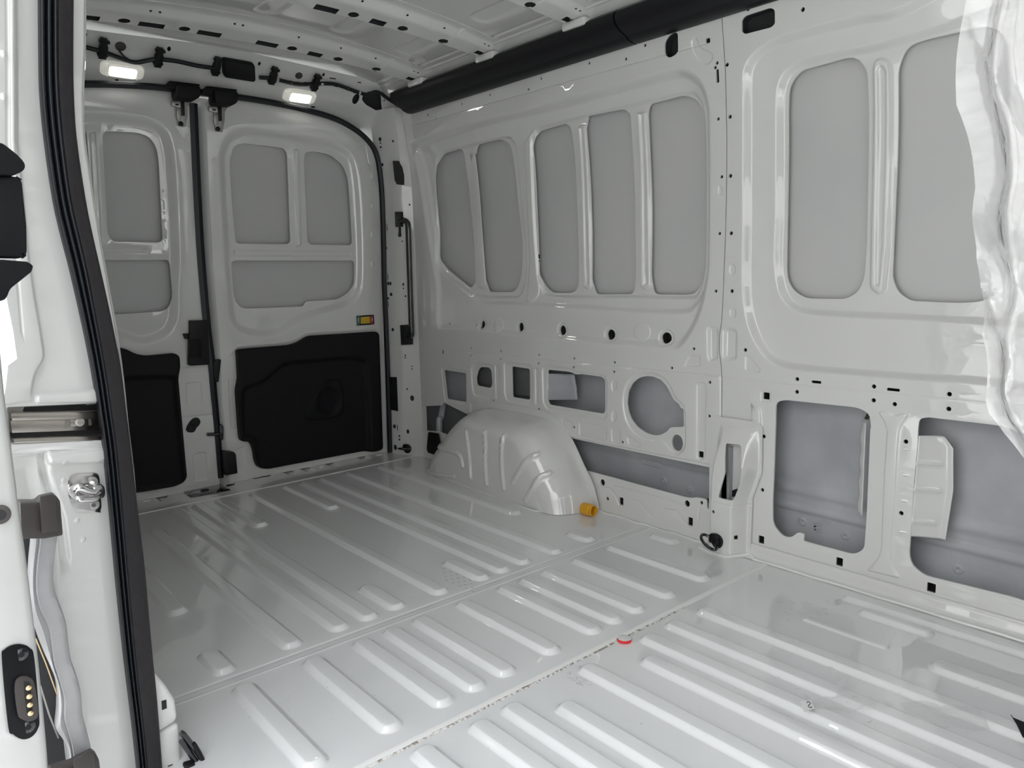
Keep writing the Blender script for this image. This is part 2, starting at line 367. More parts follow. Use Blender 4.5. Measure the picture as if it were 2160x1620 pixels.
def mark(p, l, w, a):
    b = len(vs_); d = np.array([math.cos(a), math.sin(a)]); e = np.array([-d[1], d[0]]); P = P_f(p)[:2]
    for q, t in ((-1, -1), (1, -1), (1, 1), (-1, 1)): v = P+d*q*l+e*t*w; vs_.append((v[0], v[1], .0006))
    fs_.append((b, b+1, b+2, b+3))
for i in range(5):
    for j in range(5): mark((934+i*14+j*2, 1192+j*8+i*6), rs_.uniform(.003, .006), .0018, rs_.uniform(0, .5))
for _ in range(26): mark((rs_.uniform(1196, 1262), rs_.uniform(1405, 1445)), rs_.uniform(.004, .010), .0005, rs_.choice([.5, -.6])+rs_.uniform(-.2, .2))
for _ in range(40): mark((rs_.uniform(600, 1900), rs_.uniform(1250, 1600)), rs_.uniform(.002, .008), .0005, rs_.uniform(0, 3))
for _ in range(30): mark((rs_.uniform(1620, 1750), rs_.uniform(1265, 1320)), rs_.uniform(.002, .007), .0006, rs_.uniform(-.3, .6))
mesh('scuff_marks', SCUFF, vs_, fs_, floor)['kind'] = 'stuff'
def seam(name, m, x, y0, y1, w, h, jit=.0):
    ys = np.linspace(y0, y1, 60); rows = []
    for y in ys:
        a, b = random.uniform(-jit, jit), random.uniform(-jit, jit)
        rows.append([(x-w+a, y, .0002), (x-w*.55+a, y, h), (x+w*.5+b, y, h*.9), (x+w+b, y, .0002)])
    return loft(name, m, rows, floor)
DIRT = mat('dirty_sealer', (.72, .70, .67), .6, noise=(110, (.26, .23, .20), .40, .56))
seam('seam_strip', SEALER, -1.215, .32, 2.10, .010, .004, .001)
seam('dirt_strip', DIRT, -1.2045, .32, 1.66, .0035, .0026, .0016)
seam('seam_strip', SEALER, -3.243, .36, 2.06, .006, .0035, .0008)

# ================================================================== LEFT WALL
wall = empty('wall_left', (-1.4, W, 0)); tag(wall, 'pressed white steel side wall with window-shaped recesses and service holes', 'wall', 'structure')
SEAMPX = [(1521, 10), (1524, 60), (1530, 150), (1532, 230), (1533, 330), (1532, 430), (1530, 500), (1527, 580), (1524, 650), (1522, 680), (1518, 705), (1517, 740), (1521, 768), (1523, 800), (1523, 990)]
SEAM = np.array(wpx(SEAMPX)); SEAM = np.vstack([[SEAM[0][0], 1.80], SEAM])
D1, D2, D3 = .018, .034, .052
def wl(k, pts, d=0., r=.02): return rnd(wpx(k(pts), d), r)
# --- rear panel
lowL = wpx([(888, 857), (932, 855), (936, 849), (984, 873), (1007, 882)])
botR = wpx(k8([(1115, 800), (1990, 985)]))
outA = [(-3.2, 1.80), *lowL[0:0], (-3.2, lowL[0][1]), *lowL[1:], (-2.62, .29), (-2.25, .29), *botR, *[tuple(p-[.0016, 0]) for p in SEAM[::-1]]]
R1 = smooth(wpx(k6([(200, 840), (380, 770), (620, 700), (960, 620), (1280, 530), (1640, 430), (1790, 398), (1885, 432), (1945, 500), (1978, 600), (1988, 700)]) +
     k7([(1990, 300), (1990, 600), (1988, 900), (1984, 1050), (1965, 1180), (1938, 1290), (1900, 1390), (1845, 1480), (1785, 1533), (1700, 1528), (1300, 1500), (900, 1460), (560, 1418), (400, 1410), (345, 1400), (336, 1300), (335, 1150), (310, 1000), (262, 700), (215, 420), (170, 310)])), 3)
R2 = smooth(wpx(k6([(240, 850), (400, 785), (640, 712), (980, 632), (1300, 542), (1650, 443), (1780, 414), (1868, 445), (1925, 510), (1958, 605), (1970, 700)]) +
     k7([(1975, 300), (1978, 700), (1975, 980), (1962, 1100), (1930, 1210), (1870, 1290), (1800, 1322), (1500, 1315), (1180, 1290), (800, 1268), (580, 1258), (470, 1170), (350, 1060), (325, 960), (285, 700), (240, 430), (205, 330)])), 3)
holesA, smallA, fA = [], [], []
R3a = smooth(wpx(k7([(335, 430), (347, 368), (400, 327), (500, 303), (745, 243), (800, 268), (826, 340), (852, 600), (882, 900), (880, 1100), (845, 1212), (780, 1224), (600, 1214), (480, 1138), (395, 1072), (362, 1000), (345, 700)]), .04), 3)
R3b = smooth(wpx(k7([(906, 300), (925, 215), (990, 178), (1250, 112), (1460, 62), (1830, -24), (1925, 10), (1958, 110), (1968, 300), (1970, 600), (1968, 900), (1958, 1090), (1915, 1208), (1850, 1228), (1500, 1222), (1025, 1216), (962, 1140), (940, 1000), (916, 600)]), .04), 3)
fA += [F(R1, .035, D1), F(R2, .024, .012), F(R2, .07, .010), F(R3a, .016, .012), F(R3b, .016, .012)]
win = [([(345, 500), (352, 400), (390, 352), (485, 323), (505, 335), (530, 500), (570, 900), (577, 1130), (555, 1160), (410, 1040), (383, 990), (365, 750)], .025),
       ([(578, 340), (590, 300), (735, 264), (785, 295), (802, 360), (830, 620), (860, 900), (855, 1090), (820, 1183), (660, 1183), (643, 1130), (620, 780)], .04),
       ([(928, 300), (950, 222), (1120, 170), (1150, 195), (1168, 320), (1186, 600), (1198, 1000), (1195, 1188), (1030, 1188), (970, 1110), (948, 600)], .05),
       ([(1243, 190), (1250, 130), (1470, 85), (1505, 110), (1515, 250), (1535, 700), (1540, 1100), (1530, 1196), (1300, 1196), (1280, 1130), (1275, 800), (1262, 450)], .05),
       ([(1610, 110), (1622, 55), (1840, 0), (1925, 40), (1952, 150), (1970, 400), (1975, 900), (1962, 1080), (1900, 1199), (1645, 1197), (1634, 1100), (1634, 700), (1620, 300)], .07)]
for pts, r in win:
    h = wl(k7, pts, D3, r); holesA.append(h); fA.append(F(rnd(h, .001, 2) if False else h, .006, .003))
for pts, d, w, r in (([(862, 290), (898, 228), (935, 196), (925, 300), (945, 600), (958, 1000), (962, 1210), (915, 1262), (880, 1240), (895, 1000), (876, 600)], -.008, .012, .02),
                  ([(525, 345), (572, 345), (604, 700), (630, 1140), (605, 1170), (580, 1150), (560, 700)], -.010, .010, .01), ([(1170, 180), (1228, 172), (1252, 600), (1268, 1150), (1240, 1178), (1205, 1155), (1195, 600)], -.013, .011, .012),
                  ([(1522, 100), (1590, 92), (1612, 500), (1622, 1150), (1590, 1178), (1545, 1155), (1545, 600)], -.013, .011, .012), ([(1188, 195), (1212, 192), (1236, 600), (1250, 1130), (1225, 1150), (1212, 600)], .008, .007, .006),
                  ([(1545, 110), (1572, 108), (1592, 500), (1604, 1130), (1570, 1150), (1566, 600)], .008, .007, .006)):
    fA.append(F(wl(k7, pts, D2, r), w, d))
for x, y, a, b in ((1018, 685, .011, .017), (1098, 690, .013, .018), (1186, 697, .015, .018), (1288, 706, .017, .018), (1405, 713, .019, .018)):
    c = wpx([(x, y)], D1)[0]; a, b = a+.003, b+.002; h = circ(c, a, b, 16); smallA.append(h); fA.append(F(circ(c, a+.017, b+.015, 18), .008, .004))
for x, y, a, b in ((1053, 685, .036, .034), (1355, 700, .042, .036)): fA.append(F(circ(wpx([(x, y)], D1)[0], a, b, 20), .007, -.003))
# lower service plate
plate = rnd(wpx([(991, 750), (1010, 744), (1519, 790), (1524, 800), (1523, 986), (1192, 921), (1007, 882), (984, 873), (984, 780)]), .01)
fA.append(F(plate, .008, -.006))
PD = -.006
for pts, r, em in (([(572, 450), (590, 382), (665, 385), (672, 512), (578, 492)], .03, [(545, 380), (580, 350), (675, 362), (690, 400), (690, 560), (660, 580), (560, 555), (548, 470)]),
                   ([(787, 378), (895, 393), (897, 580), (791, 562)], .012, [(742, 345), (905, 362), (920, 400), (920, 600), (900, 618), (760, 590), (745, 540)]),
                   ([(1002, 398), (1140, 412), (1172, 428), (1200, 424), (1325, 440), (1347, 460), (1347, 650), (1335, 663), (1015, 608), (1002, 585)], .012, [(970, 385), (1000, 366), (1140, 382), (1180, 402), (1350, 425), (1368, 470), (1366, 690), (1340, 705), (1000, 640), (975, 600)])):
    h = wl(k8, pts, PD, r); holesA.append(h); fA.append(F(wl(k8, em, PD, .02), .010, .007)); fA.append(F(h, .004, .003))
hD = rnd(wpx(k8([(1477, 600), (1485, 530), (1510, 480), (1545, 450), (1590, 437), (1630, 438), (1680, 458), (1715, 495), (1740, 545), (1757, 580), (1790, 605), (1800, 630), (1817, 632), (1818, 742), (1738, 745), (1715, 772), (1680, 790), (1640, 793), (1590, 778), (1540, 742), (1505, 700), (1487, 655)]), PD), .008)
eD = smooth(wpx(k8([(1452, 600), (1462, 510), (1500, 445), (1560, 412), (1620, 408), (1690, 428), (1740, 480), (1780, 560), (1832, 622), (1838, 740), (1836, 860), (1800, 908), (1760, 908), (1690, 835), (1600, 828), (1520, 782), (1470, 700)]), PD), 3)
holesA.append(hD); fA += [F(eD, .010, .007), F(hD, .004, .003)]
hE = circ(wpx(k8([(1780, 838)]), PD)[0], .024, .030, 22); holesA.append(hE)
hF = wl(k8, [(382, 398), (516, 418), (519, 592), (402, 572)], 0, .014); holesA.append(hF); fA.append(F(wl(k8, [(366, 380), (522, 400), (524, 612), (390, 590)], 0, .02), .008, .004))
for pts, d in (([(690, 372), (705, 362), (720, 372), (722, 568), (708, 578), (696, 568)], .004), ([(930, 395), (943, 384), (955, 395), (955, 605), (943, 614), (934, 604)], .004), ([(1388, 475), (1405, 452), (1428, 470), (1422, 520), (1400, 535), (1388, 515)], .004),
               ([(1388, 660), (1405, 636), (1428, 660), (1422, 705), (1400, 718), (1388, 695)], .004), ([(1085, 700), (1105, 686), (1160, 710), (1160, 765), (1145, 785), (1095, 730)], .004), ([(1192, 705), (1365, 735), (1362, 828), (1195, 795)], .004),
               ([(1386, 742), (1448, 755), (1446, 850), (1390, 835)], .004), ([(1480, 800), (1500, 792), (1570, 840), (1565, 868), (1490, 850)], .004), ([(1898, 480), (1925, 465), (1962, 480), (1955, 930), (1925, 950), (1896, 930)], .005),
               ([(1812, 385), (1850, 310), (1920, 305), (1922, 385)], .004), ([(543, 590), (585, 590), (590, 640), (545, 655)], .004)):
    fA.append(F(wl(k8, pts, PD, .012), .006, d))
fA.append(F(wpx(k8([(548, 292), (957, 333), (1411, 380), (2030, 440)])), .004, .0015, True))
DOT = .0054
for kk, lst in ((k8, [(548, 268), (729, 286), (957, 309), (1168, 330), (1411, 354), (551, 313), (733, 333), (960, 358), (1171, 382), (1413, 409), (1754, 387), (1886, 272), (1988, 472), (1985, 674), (690, 581), (963, 632), (600, 627), (1174, 742), (1465, 830), (532, 380), (566, 133), (405, 123), (540, 659), (254, 278), (261, 442), (262, 532), (266, 600), (250, 237)]),
                (k6, [(290, 688), (494, 622), (663, 568), (970, 470), (1258, 378), (1593, 272), (2025, 377), (2014, 405), (2032, 713), (2040, 1400), (2053, 1060), (895, 535), (1478, 353), (335, 706)]), (k7, [(2018, 1177)])):
    for p in lst: smallA.append(circ(wpx(kk([p]))[0], DOT, DOT, 10))
for kk, p, w, h in ((k8, (380, 290), .013, .018), (k8, (1930, 905), .020, .022), (k6, (2028, 455), .010, .040), (k6, (1970, 243), .016, .014), (k8, (2042, 709), .012, .012)): smallA.append(rect(wpx(kk([p]))[0], w, h))
bigA = [wl(k6, [(1708, 250), (1745, 200), (1790, 190), (1792, 320), (1740, 348), (1712, 330)], 0, .02)]
fA += [F(wl(k6, [(1862, 240), (1900, 210), (1925, 280), (2000, 310), (2005, 360), (1965, 400), (1900, 360), (1870, 300)], 0, .02), .008, .004)]
fA.append(F([(-3.1, 1.655), (-2.2, 1.652), (-1.46, 1.645)], .004, .002, True))
fA.append(F(wl(K(1460, 500, 3.0857), [(90, 600), (110, 570), (175, 590), (172, 800), (110, 820), (92, 780)], 0, .01), .016, .012))
for kk, pts in ((k6, [(2045, 1110), (2062, 1130), (2058, 1175), (2030, 1170), (2030, 1115)]),): fA.append(F(wl(kk, pts, 0, .01), .004, .002))
mapA = wallmap
sheet('side_panel', WHITE, mapA, (0, -1, 0), outA, holesA+smallA+bigA, fA, .07, .006, wall)
cups('hole_shade_cup', mapA, fA, smallA+bigA, wall, .045)
# --- front panel
XF = .22
sillB = wpx([(1590, 1150), (2160, 1312)]); zb = lambda x: sillB[0][1]+(x-sillB[0][0])*(sillB[1][1]-sillB[0][1])/(sillB[1][0]-sillB[0][0])
outB = [*[tuple(p+[.0016, 0]) for p in SEAM[:-1]], (SEAM[-1][0]+.0016, .03), (XF, .03), (XF, 1.80)]
def qq(l): return [p for k, pts in l for p in k(pts)]
RB = smooth(wpx(qq(((q1, [(322, 560), (335, 430), (390, 340), (480, 270), (600, 215), (760, 172), (1100, 85), (1400, 15)]),)))+[(-.55, 1.70), (-.2, 1.70), (-.06, 1.64), (-.03, 1.5), (-.03, .9), (-.05, .68), (-.15, .60)] +
     wpx(qq(((q2, [(1990, 985), (1500, 948), (1100, 915), (700, 878), (560, 850), (470, 790), (400, 690), (350, 560), (325, 420), (318, 250), (320, 50)]), (q1, [(322, 1500), (322, 1000)])))), 3)
RB2 = smooth(wpx(qq(((q1, [(536, 700), (545, 570), (580, 478), (640, 418), (720, 374), (1000, 312), (1400, 222)]),)), .03)+[(-.55, 1.575), (-.25, 1.585), (-.16, 1.55), (-.12, 1.45), (-.12, .95), (-.14, .84), (-.22, .775)] +
     wpx(qq(((q2, [(1850, 578), (1400, 550), (820, 520), (690, 497), (605, 445), (550, 345), (526, 180), (528, 20)]), (q1, [(534, 1400), (536, 1000)]))), .03), 3)
fB = [F(RB, .024, .022), F(RB, .11, .010), F(RB2, .024, .020)]; holesB = []; smallB = []
f1 = wl(lambda x: x, qq(((q1, [(625, 700), (632, 560), (700, 462), (1010, 375), (1075, 378), (1140, 450), (1150, 640), (1150, 1000), (1138, 1600)]), (q2, [(1122, 270), (1080, 360), (1000, 404), (740, 400), (660, 350), (620, 280), (614, 200)]))), .052, .06)
f2 = rnd(wpx(qq(((q1, [(1338, 1000), (1340, 440), (1400, 300), (1530, 255), (1720, 213)]),)), .052)+wpx(qq(((q1, [(1900, 170), (2000, 190), (2050, 280), (2062, 500), (2062, 1500)]), (q2, [(2060, 200), (2020, 340), (1900, 420), (1750, 430), (1420, 416), (1340, 360), (1302, 270), (1310, 100)]))), .052), .07)
for h in (f1, f2): holesB.append(h); fB.append(F(h, .006, .003))
f3 = rect((-.16, 1.23), .20, .70, .05, 5); holesB.append(f3)
fB.append(F(wl(q1, [(1170, 450), (1185, 385), (1240, 365), (1300, 385), (1318, 450), (1318, 1000), (1300, 1600), (1270, 1900), (1215, 1930), (1150, 1880), (1160, 1400), (1172, 900)], .052, .02), .014, -.014))
fB.append(F(wl(q1, [(1205, 450), (1235, 410), (1280, 450), (1278, 1000), (1255, 1600), (1235, 1870), (1195, 1860), (1200, 1400), (1210, 900)], .052, .012), .009, .009))
O1 = rnd(wpx(qq(((q2, [(543, 1200), (545, 1075), (605, 1060), (1080, 1110), (1155, 1150), (1166, 1250)]), (q3, [(1160, 0), (1135, 600), (1120, 800), (1050, 832), (725, 745), (730, 698), (690, 688), (645, 722), (590, 714), (525, 640), (523, 500), (532, 300)])))), [.03, .045, .03, .03, .03, .03, .03, .03, .03, .045, .006, .006, .006, .03, .03, .045, .03, .03])
O2 = rnd(wpx(qq(((q2, [(1470, 1250), (1478, 1185), (1530, 1172), (2050, 1232)]),)))+[(-.42, .474), (-.28, .465), (-.26, .42), (-.26, .15), (-.30, .09), (-.42, .075)] +
         wpx(qq(((q3, [(2160, 1128), (1510, 968), (1430, 900), (1412, 830), (1420, 740), (1440, 400), (1468, 100)]),))), .035)
for h in (O1, O2): holesB.append(h); fB.append(F(h, .007, .006))
fB.append(F(rnd(wpx(qq(((q2, [(1200, 1128), (1280, 1132), (1320, 1158), (1360, 1138), (1420, 1145), (1420, 1165), (1360, 1235), (1345, 1400), (1335, 1620)]), (q3, [(1300, 850), (1320, 920), (1375, 998), (1200, 955), (1125, 938), (1200, 860), (1225, 800), (1245, 300), (1265, 0)]), (q2, [(1262, 1300), (1255, 1220)])))), .02), .008, -.005))
fB.append(F(wl(q2, [(340, 770), (372, 768), (448, 862), (438, 888), (340, 868)], 0, .01), .006, .004))
for pts in ([(238, 190), (262, 165), (285, 190), (285, 235), (262, 258), (238, 235)], [(240, 470), (265, 455), (290, 475), (285, 525), (262, 530), (240, 512)]): fB.append(F(wl(q2, pts, 0, .012), .006, .003))
fB.append(F(wl(q2, [(195, 600), (230, 580), (298, 600), (296, 800), (230, 815), (190, 790)], 0, .015), .018, .012))
fB.append(F(wpx(q2([(192, 914), (900, 984), (1990, 1088), (2160, 1104)]))+[(XF, .52)], .004, .0015, True))
fB.append(F(wl(q2, [(440, 1000), (515, 1000), (515, 1080), (440, 1075)], 0, .008), .005, .003))
fB.append(F(rnd([(-1.30, .52), (-1.26, .50), (-1.25, .40), (-1.29, .40)], .01), .008, -.010))
DB = .0062
for kk, lst in ((q1, [(363, 57), (227, 421), (246, 760), (249, 1145), (254, 1518), (720, 62)]), (q2, [(259, 352), (346, 735), (684, 925), (682, 1008), (1183, 973), (1181, 1063), (1674, 1023), (1670, 1119), (467, 1298), (1391, 1332), (1318, 1088)]), (q3, [(457, 412), (1361, 563)])):
    for p in lst: smallB.append(circ(wpx(kk([p]))[0], DB, DB, 12))
for kk, p, w, h in ((q2, (480, 1035), .022, .022), (q2, (808, 944), .030, .008), (q2, (1309, 994), .034, .008), (q3, (450, 736), .020, .026), (q3, (959, 880), .020, .026), (q3, (1557, 1048), .022, .026)): smallB.append(rect(wpx(kk([p]))[0], w, h))
bigB = [wl(q1, [(322, 125), (345, 102), (505, 50), (538, 62), (539, 155), (515, 178), (345, 222), (322, 205)], 0, .012)]
sheet('side_panel', WHITE, wallmap, (0, -1, 0), outB, holesB+smallB+bigB, fB, .07, .006, wall)
cups('hole_shade_cup', wallmap, fB, smallB+bigB, wall, .045)
# sill strip under the front panel
loft('sill_strip', WHITE, [[(x, W-.004, zb(x)*0+.046), (x, W-.004, .028), (x, W-.010, .020), (x, W-.010, .008), (x, W-.016, .003), (x, W-.03, .0015)] for x in np.linspace(-1.30, XF, 8)], wall)
tube('sealer_bead', SEALER, [(x, W-.024+.002*math.sin(x*31), .003) for x in np.linspace(-1.26, XF, 30)], .0045, wall, 6, sm=1)
# bent tab inside the second lower opening
tp = np.array(wpx(q3([(1470, 60), (1440, 400), (1415, 715)]))); tr_ = np.array(wpx(q3([(1655, 45), (1720, 110), (1722, 240), (1716, 330), (1690, 520), (1662, 695), (1600, 688)]), .05))
rows = []
for t in np.linspace(0, 1, 60):
    z = tp[0][1]+(tp[2][1]-tp[0][1])*t; xl = np.interp(-z, -tp[:, 1], tp[:, 0]); xr = np.interp(t, [0, .1, .5, 1], [tr_[0][0], tr_[1][0]-.003, tr_[3][0], tr_[5][0]])
    rows.append([(xl+(xr-xl)*s, W+.004+.046*(s**.8 if s < .8 else .84-.25*(s-.8))-.006*sum(math.exp(-((t-k)/.018)**2) for k in (.27, .53, .85))*float(sst((.72-s)/.1)), z) for s in np.linspace(0, 1, 24)])
tab = loft('stiffener_tab', WHITE, rows, wall); tab.modifiers.new('t', 'SOLIDIFY').thickness = .0025
for p in ((1410, 150), (1408, 318), (1398, 485), (1385, 688)):
    c = P_w(q3([p])[0]); tube('stiffener_bead', WHITE, [(c[0]-.013, W-.001, c[2]), (c[0]+.014, W+.006, c[2]+.001)], [.005, .003], wall, 8, sm=1)
c1 = P_w(q3([(1150, 0)])[0], .05)
lt = np.array(wpx(q2([(1125, 1205), (1160, 1205)])+q3([(1145, 590), (1100, 580)]), .03))
tab2 = loft('stiffener_tab', WHITE, [[(lt[0][0]*(1-t)+lt[3][0]*t-.016+.022*s+.0025*math.sin(t*26)*(1-s), W+.045-.02*s, lt[0][1]*(1-t)+lt[3][1]*t) for s in np.linspace(0, 1, 5)] for t in np.linspace(0, 1, 20)], wall)
tab2.modifiers.new('t', 'SOLIDIFY').thickness = .002
tube('sealer_bead', TAN, [(c1[0]-.004+.006*math.sin(k*1.1), W+.046, lt[0][1]+.03-.012*abs(k-2)) for k in range(5)], .003, wall, 6)
# bracket flap inside the big rectangular service hole
fp = np.array(wpx(k8([(990, 418), (1155, 428), (1175, 580), (1000, 578)]), .01))
loft('service_flap', GREYSKIN, [[(fp[0][0]*(1-s)*(1-t)+fp[1][0]*s*(1-t)+fp[2][0]*s*t+fp[3][0]*(1-s)*t, W+.004+.022*s+(.003 if 4 < i < 7 else 0), (fp[0][1]*(1-s)+fp[1][1]*s)*(1-t)+(fp[3][1]*(1-s)+fp[2][1]*s)*t) for s in np.linspace(0, 1, 10)] for i, t in enumerate(np.linspace(0, 1, 12))], wall).modifiers.new('t', 'SOLIDIFY').thickness = .003
# --- outer skin behind the openings
def skinmap(P, d): return np.stack([P[:, 0], Yw(P[:, 1])+.078+d+.020*sst((.62-P[:, 1])/.12), P[:, 1]], 1)
sheet('outer_skin', SKIN, skinmap, (0, -1, 0), [(-3.6, .585), (XF, .585), (XF, 1.86), (-3.6, 1.86)], [], [], .08, .002, wall)
lowf = [F([(-2.05, .235), (XF, .225)], .03, -.010, True), F([(-1.3, .17), (XF, .16)], .02, -.008, True), F([(-3.2, .21), (-2.6, .21)], .02, -.01, True), F(stadium(-1.83, -1.73, .205, .012), .008, -.006)]
for x, z in ((-1.72, .15), (-1.6, .14), (-1.50, .12), (-1.16, .125), (-1.02, .115), (-.70, .10), (-1.9, .24), (-3.0, .16), (-2.9, .13)): lowf += [F(circ((x, z), .016), .006, -.004), F(circ((x, z), .006), .003, .006)]
sheet('outer_skin', GREYSKIN, skinmap, (0, -1, 0), [(-3.6, -.02), (XF, -.02), (XF, .584), (-3.6, .584)], [], lowf, .08, .002, wall)
CAVSHADE = mat('cavity_shade_grey', (.17, .17, .175), .55, noise=(6, (.12, .12, .125), .3, .7))  # dark grey colour standing in for shade deep in the wall cavity
box('cavity_shade_panel', CAVSHADE, (-2.80, W+.050, .40), (-2.36, W+.056, .60), wall)  # plates added to darken what shows through the lower openings
box('cavity_shade_panel', CAVSHADE, (-3.35, W+.078, .01), (-2.75, W+.084, .30), wall)
vs_, fs_ = [], []
for p, l, h in ((( 1722, 1104), 9, 2), ((1724, 1110), 8, 2), ((1726, 1117), 8, 2), ((1728, 1122), 7, 1.5), ((1738, 1099), 5, 1), ((1748, 1103), 4, 1), ((1719, 1113), 2, 7), ((1733, 1106), 3, 2)):
    b = len(vs_)
    for q in ((-1, -.6), (1, -1), (1, .6), (-1, 1)):
        P = unproj((p[0]+q[0]*l, p[1]+q[1]*h), 1, lambda P: skinmap(np.array([[P[0], P[2]]]), 0.)[0][1]-.0012, 60); vs_.append(tuple(P))
    fs_.append((b, b+1, b+2, b+3))
mesh('scuff_marks', SCUFF, vs_, fs_, wall)['kind'] = 'stuff'
# --- lower panel between wheel arch and pillar base
PCout = wpx(e2([(335, 418), (600, 487), (900, 570), (1280, 672), (1330, 680), (1390, 672), (1485, 692), (1485, 765), (1500, 792), (1600, 800)]))
PCout = PCout+[(-1.30, .002), (-2.08, .002), (-2.06, .10)]
fC = [F(wpx(e2([(470, 570), (560, 590), (610, 640), (650, 745)])), .006, .003, True), F(wpx(e2([(610, 570), (900, 640), (1240, 745)])), .006, .002, True), F(wpx(e2([(790, 700), (850, 715), (900, 790), (960, 855)])), .006, .002, True),
      F(wpx(e2([(1080, 790), (1180, 800), (1250, 890), (1320, 965), (1390, 970), (1410, 780)])), .006, .0025, True)]
hC = [circ(wpx(e2([p]))[0], r, r*1.1, 14) for p, r in (((493, 532), .012), ((540, 687), .007), ((1297, 733), .011), ((1433, 725), .006))]+[rect(wpx(e2([p]))[0], .020, .030) for p in ((671, 710), (1327, 903))]
lowmap = lambda P, d: np.stack([P[:, 0], W+.004+d-.010*sst((.03-P[:, 1])/.03), P[:, 1]], 1)
sheet('sill_panel', WHITE, lowmap, (0, -1, 0), rnd(PCout, .012), hC, fC, .06, .006, wall)
cups('hole_shade_cup', lowmap, [], hC, wall, .04)
tube('sealer_bead', SEALER, [(x, W-.014+.003*math.sin(x*47), .002+.001*math.sin(x*90)) for x in np.linspace(-2.0, -1.45, 26)], .004, wall, 6, sm=1)
# --- low corner behind the wheel arch
PL = wpx([(893, 908), (922, 910), (945, 918), (980, 928), (1000, 940)])+[(-2.8, .002), (-3.2, .002)]
hL = [circ(wpx(K(780, 740, 5.786)([(688, 1040)]))[0], .008, .011), rect(wpx(K(780, 740, 5.786)([(680, 1152)]))[0], .014, .024), circ(wpx(K(780, 740, 5.786)([(660, 1097)]))[0], .004)]
sheet('sill_panel', WHITE, lowmap, (0, -1, 0), PL, hL, [], .06, .006, wall); cups('hole_shade_cup', lowmap, [], hL, wall, .04)
fl = wpx(K(780, 740, 5.786)([(725, 990), (835, 1010), (880, 1230), (838, 1282), (720, 1240), (705, 1190)]), -.01)
prism3('drain_flap', BLACKM, [(x, W-.004, z) for x, z in fl], (0, -.014, 0), wall, .004)
tube('inner_strut', GREYSKIN, [(-3.10, W+.07, .30), (-3.10, W+.05, .22), (-3.09, W+.03, .20), (-3.09, W+.03, .06)], .016, wall, 8)
# --- wheel arch
AP = np.array([(-3.04, -.30), (-2.985, .03), (-2.84, .20), (-2.74, .285), (-2.66, .325), (-2.56, .338), (-2.32, .338), (-2.22, .325), (-2.14, .27), (-2.06, .16), (-1.99, .03), (-1.96, -.30)])
AS = smooth(AP, 4)
def archH(P):
    di = np.where(inside(P, AS), pdist(P, AS), 0.); t = np.clip((di-.012)/.135, 0, 1)
    end = sst((P[:, 0]+3.02)/.30)*.35+.65
    return .004*(di > 0)+.188*np.sqrt(np.clip(1-(1-t)**2.2, 0, 1))**1.15*end
archmap = lambda P, d: np.stack([P[:, 0], W-.004-archH(P)+d, P[:, 1]], 1)
def P_a(p): return unproj(p, 1, lambda Q: W-.004-archH(np.array([[Q[0], Q[2]]]))[0], 60)
fW = []
for pts in ([(380, 900), (395, 965), (432, 1040)], [(437, 820), (450, 900), (490, 975)], [(532, 770), (530, 900), (540, 1045)], [(660, 768), (632, 850), (630, 960), (638, 1082)], [(778, 790), (735, 860), (732, 980), (742, 1110)],
            [(975, 900), (900, 935), (840, 1000), (798, 1075)], [(1050, 1012), (975, 1040), (915, 1110), (870, 1185)]):
    fW.append(F(smooth([P_a(p)[[0, 2]] for p in k8(pts)], 5, False), .012, -.008, True, lambda t: sst(np.clip(t*1.8, 0, 1))))
